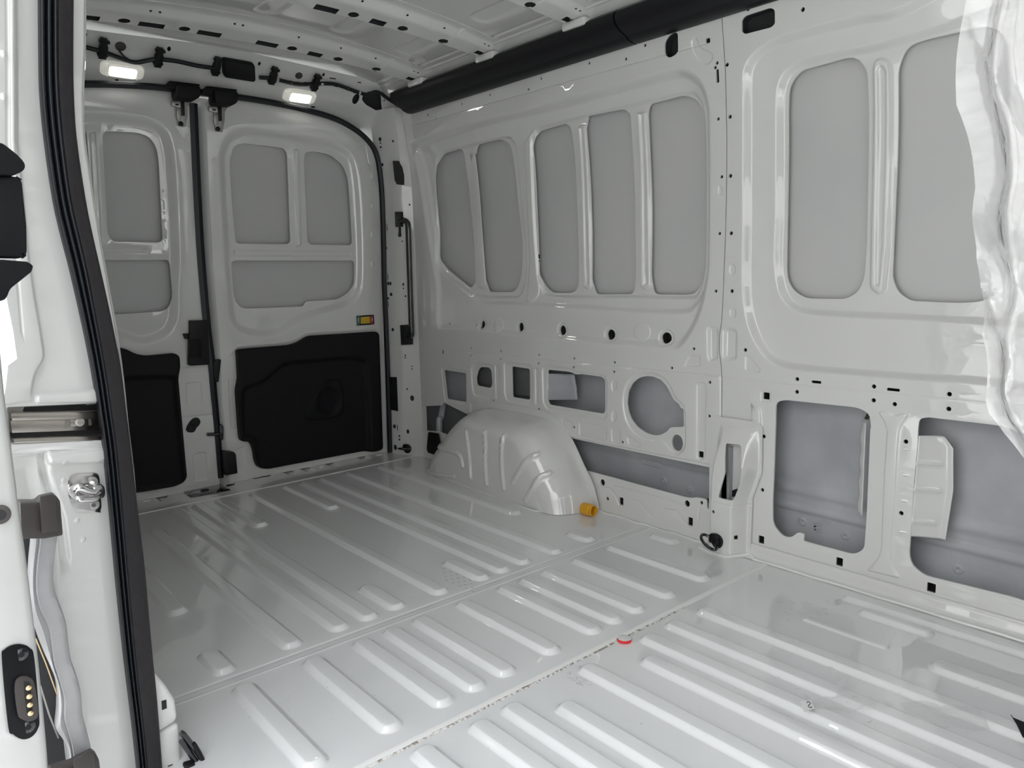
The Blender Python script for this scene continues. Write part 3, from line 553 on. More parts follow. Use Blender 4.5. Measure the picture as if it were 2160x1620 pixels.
def arch_shell():
    A_ = AS[AS[:, 1] > .02]; A_ = np.vstack([[A_[0][0]-.012, .001], A_, [A_[-1][0]+.008, .001]]); A_ = A_ if abs(A_[0][0]+3.) < abs(A_[0][0]+2.) else A_[::-1]
    o_ = resample(A_, .008, False); T = np.gradient(o_, axis=0); T /= np.hypot(T[:, 0], T[:, 1])[:, None]; Nn = np.stack([T[:, 1], -T[:, 0]], 1)
    if Nn[len(Nn)//2][1] > 0: Nn = -Nn
    n = len(o_); o_[0][1] = o_[-1][1] = .001; s = np.linspace(0, 1, n); ins = np.interp(s, [0, .12, .35, .65, .82, 1], [.085, .10, .085, .085, .125, .105])
    cr_ = o_+Nn*ins[:, None]; cr_[:, 1] = np.maximum(cr_[:, 1], .0015)
    for _ in range(14): cr_[1:-1] = .25*cr_[:-2]+.5*cr_[1:-1]+.25*cr_[2:]
    low = np.stack([np.linspace(cr_[0][0]+.02, cr_[-1][0]-.02, n), np.full(n, .0015)], 1)
    crest = np.interp(cr_[:, 0], [-2.95, -2.85, -2.55, -2.2, -2.08], [.150, .172, .186, .190, .184])
    rows = []
    rows.append(np.stack([o_[:, 0]-Nn[:, 0]*.028, np.full(n, .007), np.maximum(o_[:, 1]-Nn[:, 1]*.028, .001)], 1)); rows.append(np.stack([o_[:, 0]-Nn[:, 0]*.027, np.full(n, .0115), np.maximum(o_[:, 1]-Nn[:, 1]*.027, .001)], 1))
    for t in np.linspace(0, 1, 34):
        a = (1-math.cos(t*math.pi/2))*.72+t*t*.28; b = math.sin(t*math.pi/2)**1.0
        p = o_+(cr_-o_)*a; rows.append(np.stack([p[:, 0], .0118+(crest-.0118)*b, np.maximum(p[:, 1], .001)], 1))
    for t in np.linspace(0, 1, 46)[1:]:
        p = cr_+(low-cr_)*t; rows.append(np.stack([p[:, 0], crest+.006*t*(2-t)*0+.004*math.sin(t*math.pi), np.maximum(p[:, 1], .001)], 1))
    G = np.array(rows); G[..., 1] = W-G[..., 1]
    a, b = np.gradient(G, axis=0), np.gradient(G, axis=1); Nr = np.cross(a, b); Nr /= np.linalg.norm(Nr, axis=2)[..., None]+1e-9; Nr *= np.where(Nr[..., 1:2] > 0, -1, 1)
    P = G[..., [0, 2]].reshape(-1, 2); D = np.zeros(len(P))
    for f in fW: D = np.maximum(D, -f.depth(P))
    D = D.reshape(G.shape[:2]); D[:3] = 0
    return loft('wheel_arch', WHITE, list(G+Nr*D[..., None]), wall)
arch_shell()
arcb = [P_f(p) for p in k8([(310, 1020), (450, 1075), (600, 1130), (880, 1232), (980, 1252), (1100, 1259), (1195, 1250)])]
tube('sealer_bead', SEALER, [(p[0], p[1], .002) for p in arcb], .0045, wall, 6)
pa = P_w(k8([(1105, 845)])[0], -.01)
for p, r in (((1105, 845), .006), ((1157, 912), .011), ((830, 680), .007)):
    c = P_w(k8([p])[0], -.009); disc('arch_plug', GREYSKIN, (c[0], c[1], c[2]), (0, -1, 0), r, .002, wall, 14)
# --- pillar base (also mirrored on the right wall)
def pillar_base(mp, parent, mir=False):
    ramp = lambda z: sst((.475-z)/.20)
    bmap = (lambda P, d: np.stack([P[:, 0], (2*YC-(W-.0095+d*ramp(P[:, 1]))) if mir else W-.0095+d*ramp(P[:, 1]), P[:, 1]], 1))
    face = (0, 1, 0) if mir else (0, -1, 0)
    ft = [F(rnd([(-1.432, -.2), (-1.292, -.2), (-1.290, .18), (-1.256, .29), (-1.256, .44), (-1.41, .44), (-1.425, .25)], .02), .034, -.062)]
    hb = np.array([(9., 9.), (9.1, 9.), (9., 9.1)]) if mir else rnd([unproj(p, 1, lambda P: W-.0095-.062*ramp(P[2]))[[0, 2]] for p in e3([(243, 357), (385, 372), (400, 400), (400, 640), (370, 770), (310, 938), (165, 905), (235, 650)])], .008)
    (mir or ft.append(F(hb, .004, .003))); ft.append(F([(-1.45, .178), (-1.28, .178)], .004, .002, True))
    sm_ = [circ((-1.385, .145), .005, .006, 10), rect((-1.318, .22), .006, .02), rect((-1.312, .07), .006, .014)]
    o = sheet('pillar_base', WHITE, bmap, face, [(-1.445, .001), (-1.283, .001), (-1.280, .20), (-1.250, .29), (-1.250, .44), (-1.262, .455), (-1.425, .455), (-1.445, .30)], ([] if mir else [hb])+sm_, ft, .04, .006, parent)
    cups('hole_shade_cup', bmap, ft, sm_, parent, .03)
    return o
pillar_base(None, wall)
sheet('pillar_flange', WHITE, wallmap, (0, -1, 0), wpx([(1503, 893), (1523, 893), (1531, 960), (1531, 1168), (1508, 1172), (1502, 1075)], -.004), [], [F([(-1.445, .30), (-1.40, .30)], .003, .001, True)], .05, .003, wall)
box('inner_plate', GREYSKIN, (-1.43, W+.02, .10), (-1.365, W+.026, .45), wall); box('inner_rib', GREYSKIN, (-1.366, W-.02, .10), (-1.360, W+.05, .36), wall)
tube('sealer_bead', SEALER, [(-1.445, W-.06, .003), (-1.40, W-.074, .003), (-1.34, W-.076, .004), (-1.325, W-.07, .005), (-1.30, W-.03, .006), (-1.285, W-.01, .008), (-1.26, W-.022, .004)], .006, wall, 6)

# ================================================================== REAR WALL, DOORS
rear = empty('wall_rear', (-3.35, YC, 0)); tag(rear, 'white rear door frame with header and corner posts around the two doors', 'wall', 'structure')
# corner post: vertical loft from the door seal to the side wall
def post(mir):
    sy = (lambda y: 2*YC-y) if mir else (lambda y: y); rows = []
    for z in np.linspace(.0, 1.74, 30):
        k = Yw(z)-W; x0 = float(Xr(z))
        prof = [(x0-.03, 2.028), (x0+.012, 2.036), (x0+.10, 2.070), (x0+.112, 2.0735), (x0+.122, 2.080), (-3.205, 2.128), (-3.197, 2.131), (-3.16, 2.1315)]
        rows.append([(x, sy(y+k*.8), z) for x, y in prof])
    o = loft('corner_post', WHITE, rows, rear); return o
post(False); post(True)
def on_post(p, h=0.):                                   # the wide face of the post, between its edge and the wall
    r = ray(p); n = np.array([.05, -.105, 0.]); z = .8; P = None
    for _ in range(20):
        A = np.array([float(Xr(z))+.122, 2.080+(float(Yw(z))-W)*.8, z]); B = np.array([-3.205, 2.128+(float(Yw(z))-W)*.8, z]); e = B-A; n = np.array([e[1], -e[0], 0]); A = A+np.array([.43, -.90, 0.])*h; t = (n@A)/(n@r); P = r*t+np.array([0, 0, CAMZ]); z = P[2]
    return P
def on_edge(p):
    r = ray(p); z = .8
    for _ in range(20):
        A = np.array([float(Xr(z))+.012, 2.036+(float(Yw(z))-W)*.8, z]); B = np.array([float(Xr(z))+.10, 2.070+(float(Yw(z))-W)*.8, z]); e = B-A; n = np.array([e[1], -e[0], 0]); P = r*((n@A)/(n@r))+np.array([0, 0, CAMZ]); z = P[2]
    return P
tags, vs, fs = [], [], []
k9 = K(780, 420, 4.765); k10 = K(780, 740, 5.786)
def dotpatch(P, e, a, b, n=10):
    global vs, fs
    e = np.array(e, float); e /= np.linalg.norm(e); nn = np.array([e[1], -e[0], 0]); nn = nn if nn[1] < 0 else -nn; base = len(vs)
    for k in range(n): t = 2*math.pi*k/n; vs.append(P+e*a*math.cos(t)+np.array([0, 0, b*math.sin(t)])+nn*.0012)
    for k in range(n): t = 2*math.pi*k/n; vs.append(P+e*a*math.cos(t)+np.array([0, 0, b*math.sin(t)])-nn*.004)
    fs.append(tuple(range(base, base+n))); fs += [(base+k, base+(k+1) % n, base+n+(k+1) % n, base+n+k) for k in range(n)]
for kk, l in ((k9, [((326, 423), .003, .004), ((398, 56), .004, .005), ((336, 857), .004, .008), ((338, 898), .003, .004), ((358, 975), .004, .005), ((356, 1568), .003, .004), ((356, 1592), .003, .004)]),
              (k10, [((433, 55), .003, .004), ((433, 84), .003, .004), ((515, 190), .003, .004), ((515, 222), .003, .004), ((457, 466), .004, .005), ((517, 578), .011, .015), ((466, 985), .008, .012)]), (g5, [((905, 1250), .004, .005)])):
    for p, a, b in l: dotpatch(on_post(kk([p])[0]), (.105, .05, 0), a, b)
for kk, l in ((k9, [((232, 1312), .008, .009), ((186, 848), .006, .010), ((208, 848), .006, .009), ((215, 957), .008, .009), ((185, 998), .005, .006), ((182, 780), .0016, .018), ((186, 1055), .0016, .018), ((173, 283), .0016, .018), ((166, 492), .005, .006)]),
              (k10, [((302, 922), .009, .011), ((313, 1178), .010, .015), ((362, 1040), .005, .006), ((362, 1083), .005, .006), ((246, 915), .002, .018), ((338, 935), .002, .018), ((268, 1055), .002, .018), ((225, 180), .002, .018)]), (g5, [((716, 1222), .008, .010), ((722, 1280), .004, .004), ((727, 1340), .005, .005), ((752, 1600), .006, .008)])):
    for p, a, b in l: dotpatch(on_edge(kk([p])[0]), (.098, .034, 0), a, b)
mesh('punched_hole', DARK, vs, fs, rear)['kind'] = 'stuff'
ep = [on_post(p)+np.array([.0, -.003, 0]) for p in k6([(83, 965), (118, 965), (140, 1000), (152, 1050), (152, 1110), (108, 1105), (95, 1080)])]
prism3('access_opening', DARK, ep, (-.02, .04, 0), rear)
ep = [on_edge(p)+np.array([.004, -.008, 0]) for p in k10([(212, 320), (330, 320), (346, 735), (225, 705)])]
bz = prism3('latch_striker_cover', BLACKM, ep, (-.014, .03, 0), rear, .002); 
ep = [on_edge(p)+np.array([.006, -.012, 0]) for p in k10([(240, 435), (272, 435), (275, 530), (245, 530)])]
prism3('latch_striker_slot', DARK, ep, (-.005, .01, 0), rear)
# header above the doors: sloped plane with a rolled lower edge
def Xh(z): return -3.325+(np.asarray(z, float)-1.705)*1.18
headmap = lambda P, d: np.stack([Xh(P[:, 1]-.07*((P[:, 0]-YC)/.8)**4*0)-d*.65, P[:, 0], P[:, 1]-.0+d*.76], 1)
def P_h(p): return unproj(p, 0, lambda Q: Xh(Q[2]), 60)
def hpx(pts): return [tuple(P_h(p)[[1, 2]]) for p in pts]
SEALPX = [(175, 171), (350, 189), (500, 206), (600, 223), (690, 246), (740, 270), (775, 299), (793, 333), (802, 400), (806, 500), (808, 600), (812, 700), (817, 850), (820, 953)]
sealR = [P_r(p, -.035) for p in SEALPX]
sealR = smooth(sealR, 4, False)
topz = max(p[2] for p in sealR)
half = [p for p in sealR if p[1] > YC]
half = np.array([[sealR[0][0], YC, topz]]+[list(p) for p in half])
full = np.vstack([np.stack([half[::-1, 0], 2*YC-half[::-1, 1], half[::-1, 2]], 1), half[1:]])
ho = [tuple(x) for x in full[:, 1:] if x[1] > 1.35]
outH = [(2*YC-2.10, 1.35)]+[(y, z-.004) for y, z in ho]+[(2.10, 1.35), (2.13, 1.62), (2.10, 1.80), (1.9, 1.84), (YC, 1.865), (2*YC-1.9, 1.84), (2*YC-2.10, 1.80), (2*YC-2.13, 1.62)]
hh = [circ(hpx(g4([p]))[0], a, b, 14) for p, a, b in (((234, 467), .006, .006), ((706, 548), .006, .006), ((942, 727), .017, .020), ((932, 678), .004, .004), ((1152, 738), .004, .004), ((18, 0+340), .005, .005))]
hh += [circ(hpx(d4([p]))[0], a, b, 12) for p, a, b in (((595, 296), .007, .007), ((86, 210), .006, .006), ((478, 513), .011, .004), ((278, 486), .007, .003), ((1042, 588), .010, .004), ((1470, 650), .012, .003))]
hh += [rnd(hpx(g4(q)), .004) for q in ([(750, 568), (797, 575), (797, 584), (750, 577)], [(955, 601), (984, 604), (984, 612), (955, 609)], [(992, 560), (1042, 566), (1042, 574), (992, 568)])]
hbig = rnd(hpx(g4([(985, 730), (1000, 690), (1130, 680), (1132, 820), (1100, 822), (1010, 770)])), .02)
fh = [F(hpx(g4([(868, 512), (845, 530), (840, 700), (838, 770), (825, 800), (740, 835)])), .004, .003, True), F([(.2, 1.80), (YC, 1.812), (2.2, 1.80)], .02, .008, True), F([(.2, 1.738), (YC, 1.745), (2.2, 1.738)], .035, -.010, True)]
for x in full[::6]: pass
fh.append(F([(y, z+.004) for y, z in full[:, 1:]], .03, .012, True))
hm = lambda P, d: np.stack([Xh(P[:, 1])-d*.65-.05*sst((1.62-P[:, 1])/.25), P[:, 0], P[:, 1]+d*.0], 1)
sheet('header_panel', WHITE, hm, (1, 0, 0), outH, hh+[hbig], fh, .05, .006, rear, .05)
cups('hole_shade_cup', hm, fh, hh+[hbig], rear, .05)
# black rubber door seal
tube('door_seal', RUBBER, [(x[0]+.012, x[1], x[2]) for x in full], .0135, rear, 8, sm=1)
# ---- doors
def drect(pts, d, r): return rnd(rpx(pts, d), r)
def mirror(poly): q = np.array(poly, float).copy(); q[:, 0] = 2*YC-q[:, 0]; return q
door2 = empty('door_1', (-3.43, 1.6, 0)); tag(door2, 'white right-hand rear door with black lower trim and yellow switch', 'door', 'structure')
door1 = empty('door_2', (-3.43, .8, 0)); tag(door1, 'white left-hand rear door half hidden behind the pillar, black lower trim', 'door', 'structure')
DD = .014
L2 = rpx([(434, 215), (441, 400), (449, 560), (462, 700), (470, 850), (484, 1008)])
top2 = [tuple(x) for x in full[:, 1:] if x[0] > L2[0][0]]
L2[-1] = (L2[-1][0], .0035); out2 = [*L2[::-1], *[(min(y, 2.055)+.012, z+.018) for y, z in top2[:-3]], (2.07, .0035)]
RD2 = smooth(rpx([(459, 347), (463, 312), (476, 284), (504, 268), (540, 268), (671, 288), (719, 303), (745, 323), (758, 355), (765, 417), (769, 500), (770, 570), (766, 612), (748, 640), (718, 655), (660, 672), (620, 690), (600, 706), (560, 714), (510, 706), (485, 680), (476, 620), (468, 500)]), 3)
f_2 = [F(RD2, .045, .026)]; h_2 = []
for k, pts, r in ((d4, [(962, 980), (985, 888), (1040, 868), (1290, 900), (1312, 930), (1332, 1470), (1310, 1484), (1000, 1480), (975, 1200)], .02), (d4, [(1413, 975), (1420, 925), (1480, 920), (1570, 938), (1650, 1000), (1682, 1080), (1692, 1200), (1708, 1491), (1455, 1486), (1436, 1470), (1425, 1200)], .025),
                  (d5, [(832, 143), (1570, 143), (1584, 160), (1583, 290), (1545, 340), (1480, 381), (1285, 393), (1272, 424), (1080, 432), (900, 437), (860, 400), (843, 330)], .02)):
    h = rnd(rpx(k(pts), .026), r); h_2.append(h); f_2.append(F(h, .006, .004))
f_2.append(F(drect(d4([(1350, 905), (1385, 905), (1400, 1490), (1365, 1505)]), .026, .01), .008, -.006)); f_2.append(F(drect(d4([(985, 1515), (1700, 1525), (1705, 1560), (985, 1560)]), .026, .008), .008, .004))
for pts in ([(480, 800), (505, 800), (505, 905), (486, 905)], [(493, 950), (515, 940), (518, 985), (496, 992)]): f_2.append(F(drect(pts, 0, .008), .006, .003))
f_2.append(F(rpx(g5([(365, 1330), (500, 1320)])+g5([(500, 1320), (540, 1570)])), .004, .002, True))
for y_ in range(4): f_2.append(F(circ(rpx([(786, 372+y_*62)])[0], .012, .02, 12), .006, -.003))
f_2.append(F(rpx(d5([(845, 690), (870, 668), (1180, 640), (1230, 622), (1290, 585), (1705, 560), (1735, 585), (1760, 1300)])), .012, -.004, True))
sheet('door_shell', WHITE, rearmap, (1, 0, 0), out2, h_2, f_2, .06, .006, door2)
inner = lambda P, d: np.stack([Xr(P[:, 1])-.054-d, P[:, 0], P[:, 1]], 1)
sheet('door_skin', SKIN, inner, (1, 0, 0), [(1.15, -.045), (2.09, -.045), (2.09, 1.55), (1.95, 1.66), (1.7, 1.70), (1.15, 1.71)], [], [], .2, .002, door2)
# left-hand door: what shows is traced, the hidden left half is its mirror image in width
R1L = rpx([(404, 213), (410, 400), (418, 520), (430, 640), (438, 700), (441, 790), (447, 815), (450, 860), (458, 960), (463, 1012)])
top1 = [tuple(x) for x in full[:, 1:] if x[0] < R1L[0][0]]
R1L[-1] = (R1L[-1][0], .0035); out1 = [*R1L, (2*YC-2.07, .0035), *[(max(y, 2*YC-2.055)-.012, z+.018) for y, z in top1[3:]]]
RD1 = smooth(rpx(a1([(530, 700), (800, 715), (960, 745), (1050, 800), (1100, 900), (1125, 1100), (1150, 1620)])+a2([(1140, 200), (1140, 370), (1115, 450), (1070, 510), (960, 560), (850, 560)]))+[(.62, .80), (.50, .86), (.47, 1.0), (.47, 1.45), (.52, 1.55)], 3)
f_1 = [F(RD1, .045, .026)]; h_1 = []
for pts, k, r in (([(648, 860), (665, 830), (870, 838), (945, 865), (990, 930), (1005, 1020), (1030, 1534), (715, 1530), (680, 1480)], a1, .022),):
    h = rnd(rpx(k(pts), .026), r); h_1.append(h); f_1.append(F(h, .006, .004))
h = rnd(rpx(a2([(1065, 24), (1075, 60), (1088, 260), (1065, 330), (1020, 352), (730, 370), (560, 372), (500, 340), (500, 26)]), .026), .02); h_1.append(h); f_1.append(F(h, .006, .004))
h = rnd([(.60, 1.12), (.60, 1.50), (.66, 1.53), (.735, 1.53), (.735, 1.12)], .02); h_1.append(h)
f_1.append(F(drect(a1([(560, 840), (610, 830), (650, 1560), (600, 1560)]), .026, .01), .008, -.006)); f_1.append(F(drect(a1([(560, 1568), (930, 1568), (935, 1605), (560, 1600)]), .026, .008), .008, .004))
for k, pts in ((a2, [(1170, 800), (1275, 790), (1290, 935), (1175, 945)]), (a2, [(1215, 1260), (1250, 1240), (1310, 1240), (1322, 1420), (1225, 1430)])): f_1.append(F(drect(k(pts), 0, .012), .008, .004))
f_1.append(F(rpx(a2([(1135, 1025), (1340, 1002)])), .005, .003, True)); f_1.append(F(rpx(a2([(1120, 730), (1310, 705)])), .02, .006, True)); f_1.append(F(rpx(a1([(1120, 815), (1170, 885), (1178, 850)])), .004, .002, True))
sheet('door_shell', WHITE, rearmap, (1, 0, 0), out1, h_1, f_1, .06, .006, door1)
sheet('door_skin', SKIN, inner, (1, 0, 0), [(.35, -.045), (1.15, -.045), (1.15, 1.71), (.72, 1.70), (.47, 1.66), (.35, 1.55)], [], [], .2, .002, door1)
# edge of door 2 showing in the gap, black gap seal
loft('door_edge', WHITE, [[(float(Xr(z))-.05, y-.03, z), (float(Xr(z))-.02, y-.022, z), (float(Xr(z))-.002, y-.004, z), (float(Xr(z)), y, z)] for y, z in smooth(L2, 4, False)], door2)
gs = [P_r(p, -.004) for p in [(408, 218), (416, 400), (424, 540), (436, 680), (446, 760), (450, 815), (458, 900), (466, 1008)]]
gw = [.016, .016, .016, .016, .016, .014, .013, .012]
gsm = smooth(gs, 4, False); gwm = np.interp(np.linspace(0, 1, len(gsm)), np.linspace(0, 1, 8), gw)
loft('gap_seal', RUBBER, [[(x[0]-.03, x[1]-w*1.05, x[2]), (x[0]+.002, x[1]-w, x[2]), (x[0]+.008, x[1], x[2]), (x[0]+.002, x[1]+w, x[2]), (x[0]-.03, x[1]+w*1.05, x[2])] for x, w in zip(gsm, gwm)], door1)
# black lower trim panels
t2 = rnd(rpx(d5([(856, 690), (872, 682), (1180, 657), (1230, 640), (1290, 602), (1700, 576), (1717, 592), (1741, 1290), (1700, 1304), (1630, 1306), (1040, 1413), (985, 1402), (966, 1360), (957, 1290), (935, 1243), (880, 1241), (872, 1210), (853, 930), (866, 870)])), .02)
tm = lambda P, d: np.stack([Xr(P[:, 1])+.030-d, P[:, 0], P[:, 1]], 1)
sw = rnd(rpx(d5([(868, 905), (1000, 870), (1120, 762), (1180, 745), (1560, 715), (1640, 740), (1660, 800), (1680, 1330), (1000, 1440), (960, 1380), (950, 1230), (875, 1230)])), .05)
gr = smooth(rpx(d5([(1275, 1110), (1290, 1020), (1330, 940), (1400, 870), (1470, 862), (1500, 900), (1515, 1040), (1490, 1090), (1400, 1112)])), 3)
ft2 = [F(sw, .030, .022), F(gr, .014, -.012), F(circ(rpx(d5([(1415, 1000)]))[0], .075, .085, 26), .03, .016), F(t2, .012, -.006)]
sheet('trim_panel', BLACKM, tm, (1, 0, 0), t2, [], ft2, .05, .034, door2)
gc = rpx(d5([(1415, 1000)]))[0]; vs2, fs2 = [], []
for i in range(-9, 10):
    for j in range(-10, 11):
        y, z = gc[0]+(i+.5*(j % 2))*.0075, gc[1]+j*.0068
        if ((y-gc[0])/.066)**2+((z-gc[1])/.072)**2 < 1:
            b = len(vs2); x = float(Xr(z))+.030-.0105+.004
            vs2 += [(x, y+.0018, z), (x, y, z+.0018), (x, y-.0018, z), (x, y, z-.0018), (x+.002, y, z)]; fs2 += [(b, b+1, b+4), (b+1, b+2, b+4), (b+2, b+3, b+4), (b+3, b, b+4)]
mesh('speaker_mesh', BLACK, vs2, fs2, door2)['kind'] = 'stuff'
t1 = rnd(rpx(a2([(1170, 1390), (1155, 1425), (1095, 1450), (880, 1487)]))+[(.52, .075), (.42, .10), (.40, .70), (.55, .71)]+rpx(a2([(775, 580), (840, 615), (910, 630), (1095, 613), (1122, 632), (1128, 700), (1114, 765), (1130, 950)])), .02)
ft1 = [F(rnd([(.44, .09)]+[(.44, .56)]+rpx(a2([(820, 745), (1110, 740), (1180, 1440), (870, 1500)])), .03), .03, .02), F(t1, .012, -.006)]
sheet('trim_panel', BLACKM, tm, (1, 0, 0), t1, [], ft1, .05, .034, door1)
def rbox(name, m, px, d0, d1, parent, bevel=.003):
    P0 = [P_r(p, -d0) for p in px]; return prism3(name, m, P0, (d1-d0, 0, 0), parent, bevel)
# inner latch on door 2 side, plug, striker pin, buffers
lh = rbox('latch_housing', BLACK, K(370, 650, 4.05)([(108, 105), (265, 100), (268, 200), (278, 480), (115, 490), (98, 480), (100, 270), (110, 190)]), 0, .024, door1, .004)
rbox('latch_lever', BLACKM, K(370, 650, 4.05)([(112, 270), (215, 265), (222, 420), (115, 430)]), .024, .034, lh, .003)
rbox('latch_tongue', BLACK, K(370, 650, 4.05)([(58, 218), (105, 215), (108, 265), (75, 262)]), .004, .016, lh, .002)
pc = [P_r(p, -.001) for p in K(370, 650, 4.05)([(90, 1030), (110, 985), (150, 942), (185, 940), (207, 965), (200, 1000), (180, 1020), (160, 1055), (120, 1062), (95, 1050)])]
prism3('access_plug', DARK, smooth(pc, 3), (.004, 0, 0), door1, .0)
c = P_r(K(370, 650, 4.05)([(172, 972)])[0], -.004); disc('plug_cap', BLACK, c, (1, 0, 0), .020, .006, door1, 20, .002)
rbox('door_buffer', BLACK, K(370, 650, 4.05)([(312, 445), (350, 432), (372, 435), (358, 560), (350, 628), (318, 625), (305, 520)]), -.02, .012, door2, .004)
rbox('latch_cover', BLACK, K(370, 650, 4.05)([(372, 1208), (470, 1215), (485, 1235), (500, 1395), (400, 1415), (388, 1370)]), -.004, .045, door2, .004)
st = [P_r(p, -.01) for p in K(370, 650, 4.05)([(270, 1080), (405, 1075)])]
tube('striker_bar', GLOSSB, [st[0], (st[0]+st[1])/2, st[1]], .008, door2, 8, sm=1)
rbox('striker_plate', GLOSSB, K(370, 650, 4.05)([(362, 1000), (385, 985), (398, 1010), (396, 1115), (378, 1125), (362, 1100)]), -.01, .014, door2, .003)
# yellow child-lock rocker
sp = K(740, 650, 32.4)
s0 = rbox('release_switch', BLACK, sp([(360, 530), (1530, 455), (1560, 1110), (400, 1190)]), -.002, .006, door2, .0015); s0['label'] = 'black framed switch with yellow rocker'
rbox('switch_rocker', YELLOW, sp([(650, 610), (1270, 560), (1290, 1030), (655, 1075)]), .006, .012, s0, .002)
rbox('switch_ridge', YELLOW, sp([(760, 650), (1010, 640), (1020, 960), (780, 985)]), .012, .015, s0, .001)
rbox('green_label', GREENP, sp([(390, 560), (600, 550), (620, 1130), (420, 1150)]), .006, .0064, s0, 0)
rbox('red_label', REDP, sp([(1330, 530), (1530, 510), (1540, 1080), (1350, 1090)]), .006, .0064, s0, 0)
for q in ([(480, 700), (530, 690), (535, 960), (490, 965)], [(1440, 680), (1490, 670), (1500, 900), (1450, 905)], [(560, 600), (575, 600), (590, 1040), (575, 1040)], [(1370, 560), (1385, 560), (1395, 1000), (1380, 1000)]): rbox('label_print', PRINT, sp(q), .0064, .0067, s0, 0)

# ================================================================== CEILING
ceil = empty('ceiling', (-1.6, YC, 1.85)); tag(ceil, 'bare white steel roof skin with cross ribs and side rails', 'ceiling', 'structure')
def Zr(y): return 1.892-.118*(np.asarray(y, float)-YC)**2
def Zb(y): return 1.835-.070*(np.asarray(y, float)-YC)**2
roofmap = lambda P, d: np.stack([P[:, 0], P[:, 1], Zr(P[:, 1])+d], 1)
frf = []
for x0, x1 in ((-2.79, -2.45), (-2.29, -1.97), (-1.80, -1.40), (-1.2, -.6)):
    for y in (.62, .92, 1.216, 1.51, 1.80): frf.append(F(stadium(x0+.03, x1-.03, y, .05), .022, .006))
frf += [F([(-3.3, 1.93), (1., 1.93)], .012, .006, True), F([(-3.3, 1.965), (1., 1.965)], .01, -.008, True), F([(-3.3, .50), (1., .50)], .012, .006, True)]
sheet('roof_skin', WHITE, roofmap, (0, 0, -1), [(-3.3, .34), (1.0, .34), (1.0, 2.09), (-3.3, 2.09)], [], frf, .12, .002, ceil)
ys = np.linspace(.40, 2.02, 40)
def cross_rib(x, dots=True):
    rm = []
    def ribmap(P, d):                              # P = (y, s) with s running across the rib section
        s = P[:, 1]; zt, zb = Zr(P[:, 0])-.002, Zb(P[:, 0])
        S = [0, .03, .045, .065, .140, .158, .20, .225, .25]; X_ = [-.06, -.035, -.027, -.017, .058, .066, .09, .098, .125]; H = [0, .0, .30, 1., .70, .60, .15, .02, 0]
        xx = np.interp(s, S, X_); hh_ = np.interp(s, S, H)
        return np.stack([x+xx, P[:, 0], zt+(zb-zt)*hh_+d*.9], 1)
    hl = []
    if dots:
        for y, w in ((.54, .05), (.72, .07), (.92, .085), (1.12, .085), (1.34, .085), (1.54, .06)): hl.append(rect((y-.04, .088), w, .034))
        for y in (.63, .81, 1.01, 1.42, 1.62, 1.80): hl.append(circ((y-.02, .095), .020, .017, 14))
        for y in (.66, .86, .89, 1.15, 1.18, 1.40, 1.58, 1.74, 1.93, 1.95): hl.append(circ((y, .178), .005, .006, 10))
        hl.append(rect((1.955, .10), .05, .03))
    o = sheet('cross_rib', WHITE, ribmap, (0, 0, -1), [(.40, .0), (2.02, .0), (2.02, .25), (.40, .25)], hl, [F([(1.80, -.02), (1.79, .10), (1.815, .26)], .004, .003, True)], .03, .002, ceil, .04)
    if hl: cups('hole_shade_cup', ribmap, [], hl, ceil, .02)
cross_rib(-2.93); cross_rib(-2.44); cross_rib(-1.95); cross_rib(-1.46); cross_rib(-.97)
# cant rail along the left, roof end closing above the header
loft('cant_rail', WHITE, [[(x, 1.955, Zr(1.955)+.001), (x, 1.985, 1.808), (x, 1.998, 1.795), (x, 2.03, 1.785), (x, 2.06, 1.79)] for x in np.linspace(-3.25, .9, 12)], ceil)
loft('cant_rail', WHITE, [[(x, 2*YC-1.955, Zr(1.955)+.001), (x, 2*YC-1.985, 1.808), (x, 2*YC-2.03, 1.78), (x, 2*YC-2.10, 1.70)] for x in np.linspace(-3.25, .9, 12)], ceil)
for x in (-2.9, -2.41, -1.92): box('rib_foot', WHITE, (x-.05, 1.955, 1.772), (x+.06, 2.012, 1.80), ceil, .008)
box('rear_rail', WHITE, (-3.33, .36, 1.862), (-3.10, 2.08, 1.90), ceil)
loft('roof_outer', WHITE, [[(x, y, float(Zr(y))+.03) for y in np.linspace(.30, 2.14, 12)] for x in (-3.5, 1.0)], ceil)
box('rear_sill', WHITE, (-3.62, .3, -.16), (-3.44, 2.13, .0015), ceil) if False else None; box('rear_cap', WHITE, (-3.62, .1, 1.66), (-3.55, 2.3, 1.95), ceil); box('corner_cap', GREYSKIN, (-3.62, 2.06, -.1), (-3.56, 2.30, 1.95), ceil); box('corner_cap', GREYSKIN, (-3.62, .13, -.1), (-3.56, .37, 1.95), ceil)
loft('cant_outer', WHITE, [[(x, 2.06, 1.93), (x, 2.30, 1.88), (x, 2.30, 1.70)] for x in (-3.6, .22)], ceil)
# black side trim along the roof edge
trim = empty('trim_1', (-2.2, 2.03, 1.7)); tag(trim, 'long black plastic channel along the top of the left wall', 'trim', 'structure')
prof = [(2.082, 1.700), (2.055, 1.698), (2.030, 1.706), (2.024, 1.712), (2.016, 1.716), (1.985, 1.728), (1.968, 1.742), (1.960, 1.760), (1.964, 1.778), (1.985, 1.792), (2.06, 1.795)]
for a, b in ((-3.105, -1.735), (-1.728, -.55), (-.545, .6)): loft('trim_section', BLACK, [[(x, y, z) for y, z in prof] for x in (a, a+.004, b-.004, b)], trim, False, True)

